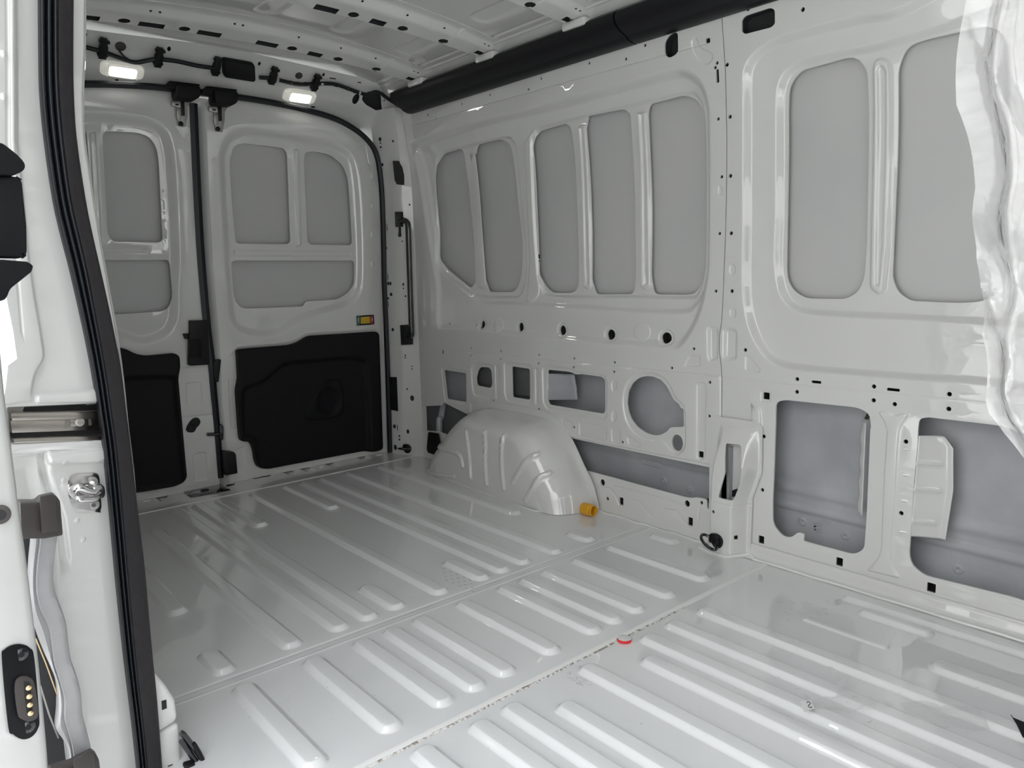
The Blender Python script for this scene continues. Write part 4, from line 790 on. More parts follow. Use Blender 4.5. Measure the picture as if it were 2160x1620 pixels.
# ================================================================== RIGHT WALL (the side we look in through)
rw = empty('wall_right', (-1.4, .3, 0)); tag(rw, 'white rear pillar and side panel beside the open sliding door', 'wall', 'structure')
XJ = -1.40
def jpx(pts): return [tuple(P_x(p, XJ)[[1, 2]]) for p in pts]
JR = [(178, -60), (177, 100), (173, 200), (176, 290), (192, 400), (208, 500), (226, 600), (244, 700), (258, 800), (268, 900), (280, 1000), (292, 1150), (303, 1300), (316, 1450), (330, 1700)]
JL = [(-40, 1700), (-40, 870), (5, 850), (12, 800), (15, 770), (34, 756), (26, 700), (14, 640), (8, 610), (-40, 560), (-40, -60)]
outJ = jpx(JR)+jpx(JL)
fj = [F(rnd(jpx([(-80, -90), (38, -90), (40, 100), (40, 300), (52, 400), (64, 540), (76, 620), (92, 715), (98, 755), (76, 790), (70, 830), (72, 850), (-80, 870)]), .012), .007, -.009),
      F(jpx([(12, -60), (14, 150), (14, 300), (28, 500), (45, 700)]), .004, .002, True), F(jpx([(24, -60), (25, 150), (26, 300), (40, 520)]), .004, -.002, True),
      F(rnd(jpx([(72, 829), (205, 818), (230, 815), (232, 850), (72, 854)]), .008), .006, -.010),
      F(rnd(jpx([(14, 858), (240, 848), (250, 928), (20, 940)]), .004), .006, .030),
      F(jpx([(40, 958), (100, 950), (215, 945)]), .008, -.004, True), F(rnd(jpx([(92, 955), (250, 940), (255, 978), (98, 984)]), .006), .008, -.008),
      F(jpx([(92, 955), (96, 1000), (115, 1060), (130, 1100), (140, 1180)]), .012, .010, True), F(rnd(jpx([(-50, 960), (88, 955), (110, 1050), (125, 1110), (130, 1300), (170, 1450), (215, 1700), (-50, 1700)]), .02), .03, .016)]
for p in ((136, 976), (135, 1013), (163, 1098), (176, 1138)): fj.append(F(circ(jpx([p])[0], .006, .006, 14), .004, -.002))
for p in ((6, 118), (6, 208)): fj.append(F(circ(jpx([p])[0], .006, .008, 10), .005, -.006))
jmap = lambda P, d: np.stack([XJ-JT*(P[:, 0]-.22)-d, P[:, 0], P[:, 1]], 1)
sheet('door_pillar', WHITE, jmap, (1, 0, 0), outJ, [], fj, .03, .006, rw, .03)
gp = jpx([(8, 610), (14, 640), (26, 700), (34, 756)])
# inner face of the pillar wrapping into the van, pillar trim edge
loft('pillar_return', WHITE, [[(XJ-JT*(y-.22)+a, y+b, z) for a, b in ((.002, 0), (-.004, .004), (-.02, .006), (-.10, .002))] for y, z in smooth(jpx(JR[:-1]), 3, False)], rw)
sheet('side_panel', WHITE, rwallmap, (0, 1, 0), [(-3.42, .0), (-1.46, .0), (-1.46, 1.80), (-3.42, 1.80)], [rect((-2.35, 1.15), .9, .7, .08, 5)], [F(rect((-2.4, 1.1), 1.5, 1.1, .12, 6), .06, .04)], .15, .006, rw)
sheet('outer_skin', SKIN, lambda P, d: rwallmap(P, d+.075), (0, 1, 0), [(-3.44, -.3), (-1.47, -.3), (-1.47, 1.85), (-3.44, 1.85)], [], [], .3, .002, rw)
def nb(name, px, z=0):
    return prism3(name, WHITE, [P_x(p, -1.475) for p in px], (-.10, .0, 0), rw, .010, 3)
nb('pillar_base', [(300, 1380), (330, 1424), (350, 1446), (371, 1478), (375, 1508), (376, 1522), (338, 1546), (300, 1552)]); nb('pillar_foot', [(300, 1553), (338, 1548), (378, 1525), (380, 1560), (384, 1612), (388, 1690), (300, 1700)])
for px in ([(341, 1479), (351, 1476), (352, 1494), (342, 1498)], [(354, 1616), (364, 1612), (366, 1640), (355, 1640)]): prism3('square_hole', DARK, [P_x(p, -1.474) for p in px], (-.01, 0, 0), rw)
ymin = 2*YC-W
# sill below the door opening and front pillar
box('door_sill', WHITE, (-1.40, .16, -.12), (.9, .302, -.003), rw, .01)
box('front_pillar', WHITE, (.12, .12, -.1), (.22, .30, 1.80), rw, .02)
box('front_door_panel', WHITE, (.22, .12, -.1), (1.3, .17, .72), rw, .01)
box('roof_side', WHITE, (-1.40, .16, 1.64), (1.0, .36, 1.90), rw, .03)
# ---- weatherstrip
ws = empty('weatherstrip', (XJ, .29, .1)); tag(ws, 'ribbed black rubber weatherstrip with grey lip running down the door pillar', 'seal')
SL = [(83, -30), (84, 100), (86, 190), (95, 290), (114, 420), (132, 500), (150, 570), (175, 680), (195, 780), (209, 870), (220, 950), (235, 1100), (249, 1250), (265, 1400), (281, 1530), (293, 1640)]
SM = [(119, -30), (119, 100), (121, 190), (129, 290), (146, 420), (164, 500), (180, 570), (201, 680), (219, 780), (232, 870), (243, 950), (257, 1100), (270, 1250), (284, 1400), (299, 1530), (310, 1640)]
SR = [(157, -30), (156, 100), (157, 190), (163, 290), (182, 420), (198, 500), (214, 570), (238, 680), (257, 780), (268, 870), (278, 950), (295, 1100), (307, 1200), (321, 1360), (333, 1480), (345, 1640)]
XS = XJ+.016
def strip(name, m, A, B, prof, par):
    rows = []
    A3 = smooth([P_x(p, XS) for p in A], 3, False); B3 = smooth([P_x(p, XS) for p in B], 3, False)
    for a, b in zip(A3, B3): rows.append([a+(b-a)*s+np.array([h, 0, 0]) for s, h in prof])
    return loft(name, m, rows, par)
s_ = np.linspace(0, 1, 40)
bp = [(0, -.016)]+[(s, .010*abs(math.sin(s*math.pi*2.6+.25))**.6-.004+.004*s) for s in s_]
strip('seal_bulb', RUBBER, SL, SM, bp, ws)
strip('seal_lip', RUBBERG, SM, SR, [(0, -.004), (.02, .006), (.08, .009), (.3, .010), (.55, .007), (.7, .008), (.9, .004), (1., -.004), (1.02, -.02)], ws)
# ---- door track with bolt
tk = empty('door_track', (XJ, .22, .70)); tag(tk, 'brushed steel sliding door track end let into the pillar', 'track')
def jbox(name, m, px, x0, x1, par, bevel=.002): return prism3(name, m, [P_x(p, x0) for p in px], (x1-x0, 0, 0), par, bevel)
jbox('track_flange', STEEL, K(0, 820, 5.4)([(95, 255), (1110, 232), (1118, 325), (110, 345)]), XJ-.028, XJ-.004, tk, .003)
jbox('track_web', STEEL, K(0, 820, 5.4)([(105, 345), (1120, 325), (1138, 455), (120, 492)]), XJ-.03, XJ-.016, tk, .001)
jbox('track_flange', STEEL, K(0, 820, 5.4)([(120, 540), (1146, 500), (1152, 565), (130, 600)]), XJ-.03, XJ-.002, tk, .003)
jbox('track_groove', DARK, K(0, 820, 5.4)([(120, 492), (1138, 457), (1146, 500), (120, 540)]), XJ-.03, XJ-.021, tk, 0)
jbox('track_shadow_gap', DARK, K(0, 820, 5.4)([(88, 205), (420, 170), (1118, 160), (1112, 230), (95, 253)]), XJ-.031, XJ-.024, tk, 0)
jbox('bolt_plate', STEEL, K(0, 820, 5.4)([(795, 335), (1000, 330), (1005, 420), (800, 430)]), XJ-.016, XJ-.013, tk, .001)
jbox('bolt_recess', ZINC, K(0, 820, 5.4)([(740, 338), (788, 338), (792, 438), (745, 444)]), XJ-.017, XJ-.0155, tk, 0); jbox('bolt_recess', ZINC, K(0, 820, 5.4)([(1003, 333), (1035, 333), (1045, 415), (1008, 418)]), XJ-.017, XJ-.0155, tk, 0)
cb = P_x(K(0, 820, 5.4)([(905, 378)])[0], XJ-.012); bo = disc('track_bolt', ZINC, cb, (1, 0, 0), .0075, .004, tk, 18, .001); disc('bolt_socket', STEEL, cb+[.004, 0, 0], (1, 0, 0), .0045, .0008, bo, 6)
# ---- striker
sk = empty('door_striker', (XJ, .24, .60)); tag(sk, 'chrome door striker with looped bar and two screws on the pillar', 'striker')
pp = rnd([P_x(p, XJ)[[1, 2]] for p in K(0, 820, 5.4)([(770, 1050), (800, 990), (850, 965), (1080, 955), (1115, 970), (1130, 1010), (1155, 1340), (1140, 1395), (1150, 1408), (870, 1408), (810, 1330), (765, 1180)])], .006)
prism3('striker_plate', CHROME, [(XJ-JT*(y-.22), y, z) for y, z in pp], (.003, 0, 0), sk, .001)
lp = [P_x(p, XJ+h) for p, h in zip(K(0, 820, 5.4)([(850, 1210), (850, 1150), (905, 1120), (975, 1155), (1060, 1172), (1080, 1150), (1105, 1125), (1135, 1150), (1140, 1210)]), (.0, .012, .02, .024, .024, .024, .02, .012, 0))]
tube('striker_loop', CHROME, lp, [.0075, .008, .008, .0065, .006, .0065, .008, .008, .0075], sk, 12)
lp = [P_x(p, XJ+h) for p, h in zip(K(0, 820, 5.4)([(865, 1235), (900, 1258), (1000, 1262), (1085, 1250), (1125, 1205)]), (.016, .024, .027, .026, .016))]
tube('striker_bar', CHROME, lp, [.004, .006, .006, .006, .005], sk, 12)
for p in ((1045, 1060), (1062, 1320)):
    c = P_x(K(0, 820, 5.4)([p])[0], XJ+.003); q = disc('striker_screw', ZINC, c, (1, 0, 0), .0095, .003, sk, 20, .001); disc('screw_socket', CHROME, c+[.003, 0, 0], (1, 0, 0), .004, .0006, q, 6)
# ---- hem flange: wavy grey sealed strip between pillar and sliding door
hf = empty('hem_flange', (-1.33, .2, .2)); tag(hf, 'wavy grey seam-sealed body flange beside the black stop blocks', 'flange')
HLp = a3([(200, 100), (205, 180), (190, 350), (190, 500), (205, 650), (240, 780), (285, 900), (330, 1000), (365, 1100), (370, 1250), (360, 1380), (390, 1430), (430, 1500), (440, 1580)])
HMp = a3([(245, 100), (245, 180), (225, 350), (222, 480), (245, 600), (300, 720), (320, 830), (335, 950), (375, 1080), (400, 1180), (400, 1290), (420, 1370), (445, 1460), (460, 1560)])
HRp = a3([(372, 60), (365, 170), (345, 330), (345, 470), (375, 580), (420, 700), (435, 830), (455, 950), (490, 1050), (515, 1150), (525, 1280), (550, 1380), (565, 1440), (580, 1500)])
XHF = -1.345
def ribbon(name, m, A, B, prof, par, x):
    A3 = smooth([P_x(p, x) for p in A], 4, False); B3 = smooth([P_x(p, x) for p in B], 4, False)
    return loft(name, m, [[a+(b-a)*s+np.array([h+(.0012 if 18 < i < 30 and i % 2 and .2 < s < .6 else 0), 0, 0]) for s, h in prof] for i, (a, b) in enumerate(zip(A3, B3))], par)
ribbon('hem_edge', GREYSEAL, HLp, HMp, [(0, -.02), (.05, .002), (.5, .005), (1, .002)], hf, XHF)
ribbon('hem_face', GREYSEAL, HMp, HRp, [(0, .002), (.06, .008), (.3, .007), (.6, .009), (.9, .007), (1, -.004), (1.08, -.03)], hf, XHF)
# ---- sliding door seen edge on
sd = empty('door_3', (-1.2, .1, .3)); tag(sd, 'white front edge of the open sliding door with contact plate', 'door', 'structure')
XD = -1.2
def sbox(name, m, px, h0, h1, par, bevel=.003): return prism3(name, m, [P_x(p, XD+h0) for p in px], (h1-h0, 0, 0), par, bevel)
de = smooth([P_x(p, XD)[[1, 2]] for p in [(0, 690), (6, 760), (13, 830), (22, 900), (30, 960), (45, 1080), (60, 1190), (75, 1310), (90, 1450), (102, 1580), (112, 1700)]], 3, False)
loft('door_shell', WHITE, [[(XD+a-JT*(y+b-.22), y+b, z) for a, b in ((-.05, -.001), (-.02, 0), (-.010, -.001), (-.003, -.005), (0, -.012), (0, -.10), (-.02, -.16))] for y, z in de], sd)
cp0 = K(0, 1320, 5.4)
pcen = [a3([p])[0] for p in [(10, 930), (25, 870), (80, 838), (140, 835), (190, 860), (215, 920), (246, 1280), (240, 1360), (200, 1415), (140, 1432), (80, 1400), (50, 1350)]]
pl = prism3('contact_plate', BLACKM, smooth([P_x(p, XD) for p in pcen], 4), (.004, 0, 0), sd, .001)
sbox('contact_socket', BROWNB, smooth(a3([(90, 1130), (98, 1060), (140, 1032), (185, 1040), (215, 1080), (240, 1250), (225, 1300), (180, 1318), (130, 1300), (108, 1270)]), 3), .004, .009, pl, .001)
sbox('contact_slot', DARK, smooth(a3([(150, 1090), (170, 1075), (190, 1090), (205, 1265), (190, 1280), (170, 1270)]), 3), .009, .0094, pl, 0)
for p in ((178, 1105), (182, 1160), (186, 1213), (190, 1266)):
    c = P_x(a3([p])[0], XD+.009); disc('contact_pin', GOLD, c, (1, .0, 0), .0036, .005, pl, 12, .0008)
for p in ((133, 900), (178, 1358)):
    c = P_x(a3([p])[0], XD+.004); q = disc('plate_screw', GLOSSB, c, (1, 0, 0), .0085, .002, pl, 18, .0006); disc('screw_socket', BLACKM, c+[.002, 0, 0], (1, 0, 0), .004, .0005, q, 6)
c = P_x((-1, 1085), XD-.002); q = disc('keyhole_ring', BROWNB, c, (1, 0, 0), .0125, .004, sd, 24, .001); disc('keyhole', DARK, c+[.004, 0, 0], (1, 0, 0), .007, .0006, q, 18)
# black interior handle of the sliding door
hd = sbox('latch_handle', BLACK, [(-40, 300), (0, 308), (30, 332), (45, 348), (47, 360), (40, 366), (20, 374), (-40, 374)], -.01, .02, sd, .004)
sbox('handle_grip', BLACK, [(-40, 374), (32, 376), (40, 381), (50, 480), (51, 540), (44, 546), (-40, 545)], -.015, .012, hd, .006)
sbox('handle_foot', BLACK, [(-40, 548), (0, 549), (50, 553), (61, 558), (63, 567), (58, 575), (14, 610), (8, 628), (0, 634), (-40, 640)], -.01, .02, hd, .004)
# black stops
def stop(px, px2, lab):
    o = empty('stop_block', tuple(P_x(px[0], -1.30))); tag(o, lab, 'buffer')
    b = prism3('buffer_body', BROWNB, [P_x(p, -1.33) for p in px], (.03, 0, 0), o, .003); prism3('buffer_pad', BROWNB, [P_x(p, -1.30) for p in px2], (.008, 0, 0), o, .002)
stop(a2([(105, 1535), (215, 1535), (240, 1508), (330, 1490), (358, 1525), (375, 1740), (260, 1760), (115, 1760)]), a2([(245, 1515), (325, 1500), (350, 1530), (365, 1735), (260, 1750)]), 'dark plastic stop block under the chrome striker, upper one')
stop(a3([(305, 1590), (440, 1555), (570, 1487), (600, 1510), (625, 1700), (300, 1700)]), a3([(460, 1560), (565, 1500), (590, 1520), (610, 1690), (470, 1690)]), 'dark plastic stop block at the lower edge of the picture below the grey flange')
box('gap_shade', DARK, (-1.44, -.02, -.3), (-1.415, .20, .56), rw)  # dark boxes put in for the shade between pillar and sliding door
box('gap_shade', DARK, tuple(np.minimum(P_x((60, 1150), -1.38), P_x((110, 1600), -1.38))-[.0, .03, .1]), tuple(np.maximum(P_x((50, 1130), -1.38), P_x((130, 1600), -1.38))+[.003, .004, .0]), rw)
tube('check_rod', GOLD, [P_x(p, -1.36) for p in a3([(225, 800), (290, 960), (365, 1170)])], .0012, rw, 6, sm=1)
tube('check_rod', ZINC, [P_x(p, -1.36) for p in a3([(255, 1100), (310, 1280), (370, 1430)])], .0014, rw, 6, sm=1)

# ================================================================== THINGS
# --- dome lamps
def lamp(px, lab):
    c = P_h(px); o = empty('dome_lamp', tuple(c)); tag(o, lab, 'lamp', group='dome lamps above the rear doors')
    n = np.array([.65, 0, -.76]); up = np.array([.76, 0, .65]); e = np.array([0, 1., 0])
    def outl(a, b, k, h): return [c+n*h+e*a*math.copysign(abs(math.cos(t))**k, math.cos(t))+up*b*math.copysign(abs(math.sin(t))**k, math.sin(t)) for t in np.linspace(0, 2*math.pi, 33)[:-1]]
    loft('lamp_lens', LENS, [outl(.078, .034, .5, .0), outl(.077, .033, .5, .009), outl(.068, .027, .55, .016), outl(.055, .0235, .45, .0175)], o, True, True)
    prism3('lamp_diffuser', GLOW, outl(.048, .0215, .3, .0176), tuple(n*.0005), o)
    for s in (-1, 1): prism3('lens_divider', LENS, [c+n*.012+e*s*.050+up*.027, c+n*.012+e*s*.054+up*.026, c+n*.012+e*s*.054-up*.026, c+n*.012+e*s*.050-up*.027], tuple(n*.006), o)
    return c
lamp((257, 147), 'lit white dome lamp nearest the pillar, left of the black hinge covers'); lamp((631, 202), 'lit white dome lamp above the right-hand rear door')
# --- wiring loom with clips and tape
loom = empty('wiring_loom', tuple(P_h((500, 140)))); tag(loom, 'black wiring loom clipped along the header above the rear doors', 'cable')
nH = np.array([.65, 0, -.76])
lpx = d4([(40, 262), (85, 272), (190, 300), (270, 330), (350, 358), (400, 364), (470, 350), (530, 346), (640, 358), (760, 385), (880, 402)])+g4([(226, 553), (320, 560), (420, 585), (520, 605), (640, 600), (760, 600), (840, 622), (930, 655), (1010, 680), (1070, 662), (1110, 668), (1160, 705), (1215, 740), (1262, 752)])
lp = [P_h(p)+nH*.014 for p in lpx]
tube('cable', RUBBER, lp[:11], .0085, loom, 8, sm=3); tube('cable', RUBBER, lp[11:], .0085, loom, 8, sm=3)
for p in d4([(190, 278), (527, 333), (878, 388), (1222, 445), (1480, 488)]):
    c = P_h(p)+nH*.004
    up = np.array([.76, 0, .65]); e = np.array([0, 1., 0])
    q = prism3('cable_clip', BLACK, [c+e*a+up*b for a, b in ((-.014, -.040), (.012, -.040), (.014, -.015), (.014, .012), (.010, .020), (.012, .038), (-.013, .040), (-.010, .012), (-.014, .008))], tuple(nH*.022), loom, .002)
    for b in (-.03, .025): prism3('clip_tooth', BLACK, [c+nH*.006+e*-.018+up*(b+dz) for dz in (0, .008)]+[c+nH*.006+e*.018+up*(b+dz) for dz in (.008, 0)], tuple(nH*.012), q)
for p, r in ((d4([(300, 280)])[0], .019), (d4([(1383, 458)])[0], .016)):
    c = P_h(p); disc('rubber_grommet', BROWNB, c, tuple(nH), r, .004, loom, 22, .001)
for pts in (d4([(345, 352), (315, 330), (290, 300)]), d4([(1300, 480), (1330, 490), (1385, 495)])): tube('lamp_lead', BROWNB, [P_h(p)+nH*.009 for p in pts], .004, loom, 8)
for i in range(9):
    a = lp[-13+i]; b = lp[-12+i]; tube('tape_wrap', TAN if i % 4 == 1 else PRINT if i % 3 == 0 else BLACK, [a+(b-a)*.3, a+(b-a)*.45], .0092, loom, 8, sm=1)
# --- black module cover
mc = empty('module_cover', tuple(P_h((500, 140)))); tag(mc, 'flat black rectangular module cover between the two dome lamps', 'cover')
q = [P_h(p)+nH*.002 for p in d4([(912, 345), (930, 342), (1095, 372), (1108, 385), (1112, 470), (1100, 480), (930, 452), (915, 435)])]
b = prism3('cover_shell', BLACKM, q, tuple(nH*.020), mc, .004)
cen = np.mean(q, 0); prism3('cover_face', BLACK, [cen+(p-cen)*.86+nH*.020 for p in q], tuple(nH*.002), mc, .001)
# --- door top latches
def toplatch(k, lab, dx):
    c = P_r(k([(560, 500)])[0], -.06); o = empty('top_latch', tuple(c)); tag(o, lab, 'latch', group='black door latch covers on the header')
    def pb(name, m, pts, d0, d1, bv=.003): return prism3(name, m, [P_r(p, -d0) for p in k(pts)], (d1-d0, 0, 0), o, bv)
    pb('cover_flange', BLACKM, [(140, 370), (260, 245), (940, 325), (950, 350), (870, 420), (860, 470), (330, 440), (150, 400)], .05, .075, .002)
    pb('latch_cover', BLACKM, [(320, 390), (870, 430), (860, 640), (830, 690), (760, 720), (380, 690), (330, 640)], .02, .10, .008)
    z = pb('latch_bracket', ZINC, [(320, 690), (760, 700), (690, 830), (685, 1040), (660, 1140), (640, 1275), (490, 1255), (470, 1140), (445, 1060), (440, 830), (330, 800)], .002, .016, .002)
    pb('latch_channel', ZINC, [(450, 830), (545, 830), (560, 1100), (500, 1140), (460, 1060)], .016, .020, .001)
    pb('latch_tongue', BLACK, [(545, 700), (630, 700), (640, 1020), (570, 1025)], .016, .022, .001)
    pb('latch_window', DARK, [(430, 740), (510, 745), (505, 785), (430, 780)], .016, .0166, 0)
    cc = P_r(k([(550, 1200)])[0], -.016); disc('latch_bolt', BLACK, cc, (1, 0, 0), .010, .006, o, 16, .001)
toplatch(K(330, 150, 10.8), 'black latch cover with zinc bracket on the left-hand rear door top', 0)
toplatch(lambda pts: [(330+(x+845)/10.8, 150+(y+118)/10.8) for x, y in pts], 'black latch cover with zinc bracket on the right-hand rear door top', 1)
# --- grab handle on the corner post
gh = empty('grab_handle', tuple(on_post((852, 590)))); tag(gh, 'tall black grab handle on the rear corner post', 'handle')
nP = np.array([.43, -.90, 0.])
for nm, pts in (('handle_mount', [(262, 128), (338, 128), (340, 280), (268, 282)]), ('handle_mount', [(315, 1265), (435, 1260), (440, 1458), (325, 1465)])):
    prism3(nm, BLACK, [on_post(p)+nP*.001 for p in k9(pts)], tuple(nP*.012), gh, .003)
hp = [on_post(p, h) for p, h in zip(k9([(315, 225), (345, 215), (372, 232), (385, 280), (392, 500), (402, 800), (412, 1100), (420, 1330), (415, 1375), (395, 1372)]), (.01, .035, .05, .055, .055, .055, .055, .055, .035, .01))]
tube('handle_bar', GLOSSB, hp, .0145, gh, 12)
prism3('mount_tail', BLACK, [on_post(p)+nP*.001 for p in k9([(298, 282), (316, 282), (318, 340), (322, 360), (315, 380), (300, 382), (290, 365), (296, 335)])], tuple(nP*.008), gh, .002)
# --- tie-down rings
def tiedown(c, nrm, lab, s=1., roll=.25):
    nrm = np.array(nrm, float); nrm /= np.linalg.norm(nrm); up = np.array([0, 0, 1.]); e = np.cross(up, nrm); c = np.array(c, float)
    o = empty('tie_down_ring', tuple(c)); tag(o, lab, 'tie-down', group='black cargo tie-down rings')
    seat = [c+e*.026*s*math.cos(t)+up*(.030*s*math.sin(t) if math.sin(t) < 0 else .022*s*math.sin(t)) for t in np.linspace(0, 2*math.pi, 25)[:-1]]
    prism3('ring_seat', BLACK, seat, tuple(nrm*.012*s), o, .003)
    prism3('ring_yoke', BLACK, [c+nrm*.010*s+e*a*s+up*b*s for a, b in ((-.022, -.012), (.022, -.012), (.020, .014), (.008, .022), (-.008, .022), (-.020, .014))], tuple(nrm*.016*s), o, .005)
    for a in (-.010, 0, .010): prism3('yoke_rib', BLACK, [c+nrm*.026*s+e*(a+q)*s+up*b*s for q, b in ((-.002, -.011), (.002, -.011), (.002, .012), (-.002, .012))], tuple(nrm*.003*s), o)
    w = math.cos(roll)*e+math.sin(roll)*up; out = nrm*.8+up*.35*0-up*.05
    ring = [c+nrm*.018*s+w*.034*s*math.cos(t)+(out*.030*s)*(1+math.sin(t))*.9+up*(-.004)*s for t in np.linspace(0, 2*math.pi, 21)[:-1]]
    tube('ring', GLOSSB, ring, .0052*s, o, 8, True, 2); return o
c = unproj((1515, 1138), 1, lambda P: W-.064); tiedown(c, (-.25, -1, .1), 'black tie-down ring on the white pillar base between floor panels', 1.0, -.5)
c = on_post((860, 945)); tiedown(c, (.43, -.9, .25), 'black tie-down ring at the foot of the far rear corner post', .95, 0)
XT = -1.462
o = empty('tie_down_ring', tuple(P_x((400, 1600), XT))); tag(o, 'black tie-down ring hanging from the near pillar base at the bottom edge of the picture', 'tie-down', group='black cargo tie-down rings')
for nm, px, h in (('ring_yoke', [(402, 1562), (410, 1561), (421, 1580), (429, 1597), (428, 1606), (420, 1602), (407, 1582)], .016), ('ring_seat', [(384, 1606), (404, 1600), (412, 1612), (412, 1650), (384, 1660)], .02)):
    prism3(nm, BLACK, [P_x(p, XT) for p in px], (h, 0, 0), o, .004)
tube('ring', GLOSSB, [P_x(p, XT+.006) for p in [(381, 1546), (388, 1550), (405, 1572), (424, 1598), (429, 1608), (424, 1614), (413, 1606), (396, 1582), (382, 1562)]], .0055, o, 10)
tube('ring_pin', GLOSSB, [P_x(p, XT) for p in [(395, 1612), (425, 1606)]], .006, o, 10, sm=1)
# --- orange cap on its side by the wheel arch
oc = empty('plug_cap', tuple(P_f((1243, 1090)))); tag(oc, 'orange plastic cap lying on its side in front of the wheel arch', 'cap')
cc = P_f((1243, 1088)); ax = np.array([.90, .10, 0.]); ax /= np.linalg.norm(ax); sd_ = np.array([-ax[1], ax[0], 0]); R_ = .024
def ringp(r, t, z0=R_): return [cc+ax*t+sd_*r*math.cos(a)+np.array([0, 0, z0+r*math.sin(a)]) for a in np.linspace(0, 2*math.pi, 29)[:-1]]
loft('cap_wall', ORANGE, [ringp(.0238, -.03), ringp(.0238, .006), ringp(.0215, .008), ringp(.0215, .022), ringp(.019, .0225), ringp(.019, -.02), ringp(.010, -.021)], oc, True, True)
loft('cap_core', ORANGE, [ringp(.010, -.02, .021), ringp(.011, .010, .021), ringp(.007, .012, .021), ringp(.006, -.015, .021)], oc, True, False)
# --- red cap pressed against the seam
rc = empty('red_ring', tuple(P_f((1318, 1355)))); tag(rc, 'thin red plastic ring lying by the dirty floor seam', 'ring')
c0 = P_f((1318, 1354)); c0 = c0+np.array([-.005, .004, 0])
t_ = np.linspace(math.radians(-128), math.radians(12), 22)
arc = lambda r, z: [c0+np.array([r*math.cos(t), r*math.sin(t), z]) for t in t_]
loft('ring_band', RED, [arc(.0195, .0008), arc(.0205, .008), arc(.0190, .0085), arc(.0180, .0008)], rc, False, False)
loft('ring_cap', WHITE, [[c0+np.array([r*math.cos(t), r*math.sin(t), z]) for t in np.linspace(0, 2*math.pi, 25)[:-1]] for r, z in ((.018, .0012), (.0178, .0078), (.015, .0085), (.002, .0088))], rc, True, True)
# --- crumpled clear film on the floor
def crumple(name, px, lab, amp, m, seed, n=26):
    rs = np.random.RandomState(seed); poly = np.array(fpx(px)); lo, hi = poly.min(0), poly.max(0); vs, fs, ix = [], [], {}
    ph = rs.rand(8)*6; fr_ = 25+rs.rand(8)*75; di = rs.rand(8)*6.3
    for i in range(n):
        for j in range(n):
            p = lo+(hi-lo)*np.array([i/(n-1), j/(n-1)])+rs.randn(2)*.0006
            if inside(p[None], poly)[0]:
                z = sum(abs(math.sin(ph[k]+fr_[k]*(p[0]*math.cos(di[k])+p[1]*math.sin(di[k])))) for k in range(8))/8
                ix[i, j] = len(vs); vs.append((p[0], p[1], .013+amp*max(0, z-.35)))
    for i in range(n-1):
        for j in range(n-1):
            q = [ix.get(t) for t in ((i, j), (i+1, j), (i+1, j+1), (i, j+1))]
            if None not in q: fs += [(q[0], q[1], q[2]), (q[0], q[2], q[3])]
    o = mesh(name, m, vs, fs, None, True); tag(o, lab, 'film'); return o
crumple('film_scrap', [(1690, 1480), (1700, 1505), (1760, 1522), (1830, 1518), (1880, 1508), (1860, 1492), (1790, 1480), (1782, 1455), (1750, 1420), (1742, 1422), (1764, 1460), (1762, 1484), (1715, 1490)], 'crumpled scrap of clear film with a raised corner on the front floor', .030, SCRAP, 4, 70)
crumple('film_scrap', [(1895, 1495), (1915, 1530), (1980, 1545), (2060, 1560), (2090, 1552), (2072, 1515), (2060, 1505), (1990, 1500), (1930, 1492)], 'flat wrinkled scrap of clear film nearer the right edge of the floor', .014, SCRAP, 9, 70)
lab_p = [P_f(p, .03) for p in c8([(1, 1)])] if False else [P_f(p, .025) for p in K(1500, 1200, 3.273)([(612, 915), (690, 905), (715, 965), (640, 985)])]
t = prism3('paper_label', mat('paper', (.75, .75, .74), .6), lab_p, (0, 0, .0006)); tag(t, 'small white printed tag stuck to the clear film scrap', 'label')
lc, l1, l2 = np.mean(lab_p, 0)+[0, 0, .0012], (lab_p[1]-lab_p[0])*.16, (lab_p[3]-lab_p[0])*.30
lc = lc+(lab_p[1]-lab_p[0])*.18
tube('label_print', RUBBER, [lc+l1*a+l2*b for a, b in ((.9, .7), (.3, 1.), (-.6, .8), (-.8, .3), (0, 0), (.8, -.3), (.6, -.8), (-.3, -1.), (-.9, -.7))], .0007, t, 6)
# --- black tape corner
bt = [P_f(p, .012) for p in K(1500, 1200, 3.273)([(2068, 1012), (2085, 1035), (2170, 1070), (2300, 1080), (2300, 1230), (2170, 1175), (2150, 1165), (2110, 1080)])]
bt = [np.array([p[0], p[1], .013+.014*(i in (3, 4))]) for i, p in enumerate(bt)]
t = prism3('tape_strip', BLACKM, bt, (0, 0, .002)); tag(t, 'torn corner of black tape on the floor at the right edge', 'tape')
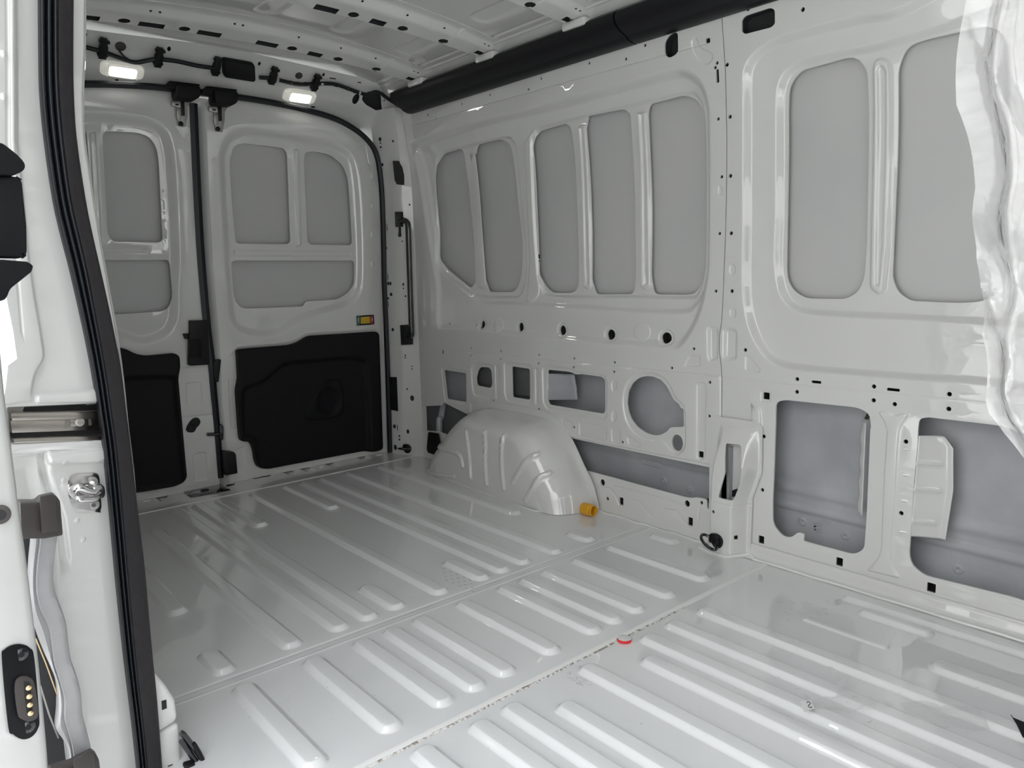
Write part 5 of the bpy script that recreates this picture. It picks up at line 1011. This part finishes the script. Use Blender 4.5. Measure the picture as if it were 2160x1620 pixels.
# --- hanging clear plastic sheet on the right
def plastic():
    nu, nv = 170, 460; rows = []
    for j in range(nv):
        z = 1.95-(1.95-.42)*j/(nv-1); py = None
        zz = [1.95, 1.20, 1.10, 1.02, .93, .88, .80, .755, .60, .42]; xl = [-.25, -.287, -.290, -.268, -.262, -.262, -.240, -.202, -.10, -.02]
        x0 = np.interp(z, zz[::-1], xl[::-1]); r = []
        for i in range(nu):
            s = i/(nu-1); x = x0+s*.34; y = .80
            lo = float(sst((1.0-z)/.06))
            y += .020*math.sin(x*22+z*2.1+.8*math.sin(z*4))+.010*abs(math.sin(x*38+z*6+math.sin(z*11)))-.016*math.exp(-((s-.10-.02*math.sin(z*7))/.03)**2)
            y += lo*(.010*abs(math.sin(z*19+x*31))+.009*abs(math.sin(z*41-x*27+1))+.006*abs(math.sin(x*83+z*37)))+(1-lo)*.004*math.sin(z*26+x*60)
            r.append((x+.004*math.sin(z*37), y, z))
        rows.append(r)
    o = loft('plastic_sheet', PLASTIC, rows); tag(o, 'crumpled clear plastic sheet hanging at the right edge', 'sheet')
plastic()

# ================================================================== CAB END AND OUTSIDE
cab = empty('wall_front', (.9, YC, 0)); tag(cab, 'open cab end of the van with dark dashboard below the windscreen', 'wall', 'structure')
box('dashboard', CABG, (1.0, .18, -.1), (1.35, 2.2, .62), cab, .04)
box('cab_roof', CABG, (.25, .3, 1.62), (1.35, 2.1, 1.80), cab, .02)
for y0, y1 in ((.42, .98), (1.06, 1.98)):
    box('seat_back', CABG, (.42, y0, .12), (.58, y1, .98), cab, .05); box('seat_cushion', CABG, (.56, y0, .10), (1.05, y1, .34), cab, .05)
    for c_ in ([(y0+y1)/2] if y1-y0 < .7 else [y0+.25, y1-.25]): box('headrest', CABG, (.45, c_-.13, 1.02), (.55, c_+.13, 1.24), cab, .04); box('headrest_post', STEEL, (.49, c_-.01, .95), (.51, c_+.01, 1.05), cab)
box('cab_floor', CABG, (.40, .3, .001), (1.4, 2.12, .012), cab)
box('cab_door_panel', CABG, (.23, 2.10, -.02), (1.2, 2.20, .70), cab, .02); box('cab_door_pillar', CABG, (.225, 2.10, .70), (.5, 2.20, 1.85), cab, .02); box('cab_door_rail', CABG, (.5, 2.10, 1.42), (1.2, 2.20, 1.85), cab, .02)
gd = prism3('ground', ASPH, [(-60, -60, -.72), (60, -60, -.72), (60, 60, -.72), (-60, 60, -.72)], (0, 0, -.1)); tag(gd, 'pale grey car park ground outside the van', 'ground', 'structure')
fb = empty('far_building', (-30, 3.2, -.7)); tag(fb, 'pale office block seen through the gap beside the pillar', 'building')
box('building_wall', BRICK, (-42, -2, -.7), (-36, 9, 1.6), fb)
for k in range(6): box('window_band', CABG, (-36.02, -1.8, -.45+k*.34), (-35.98, 8.8, -.28+k*.34), fb)
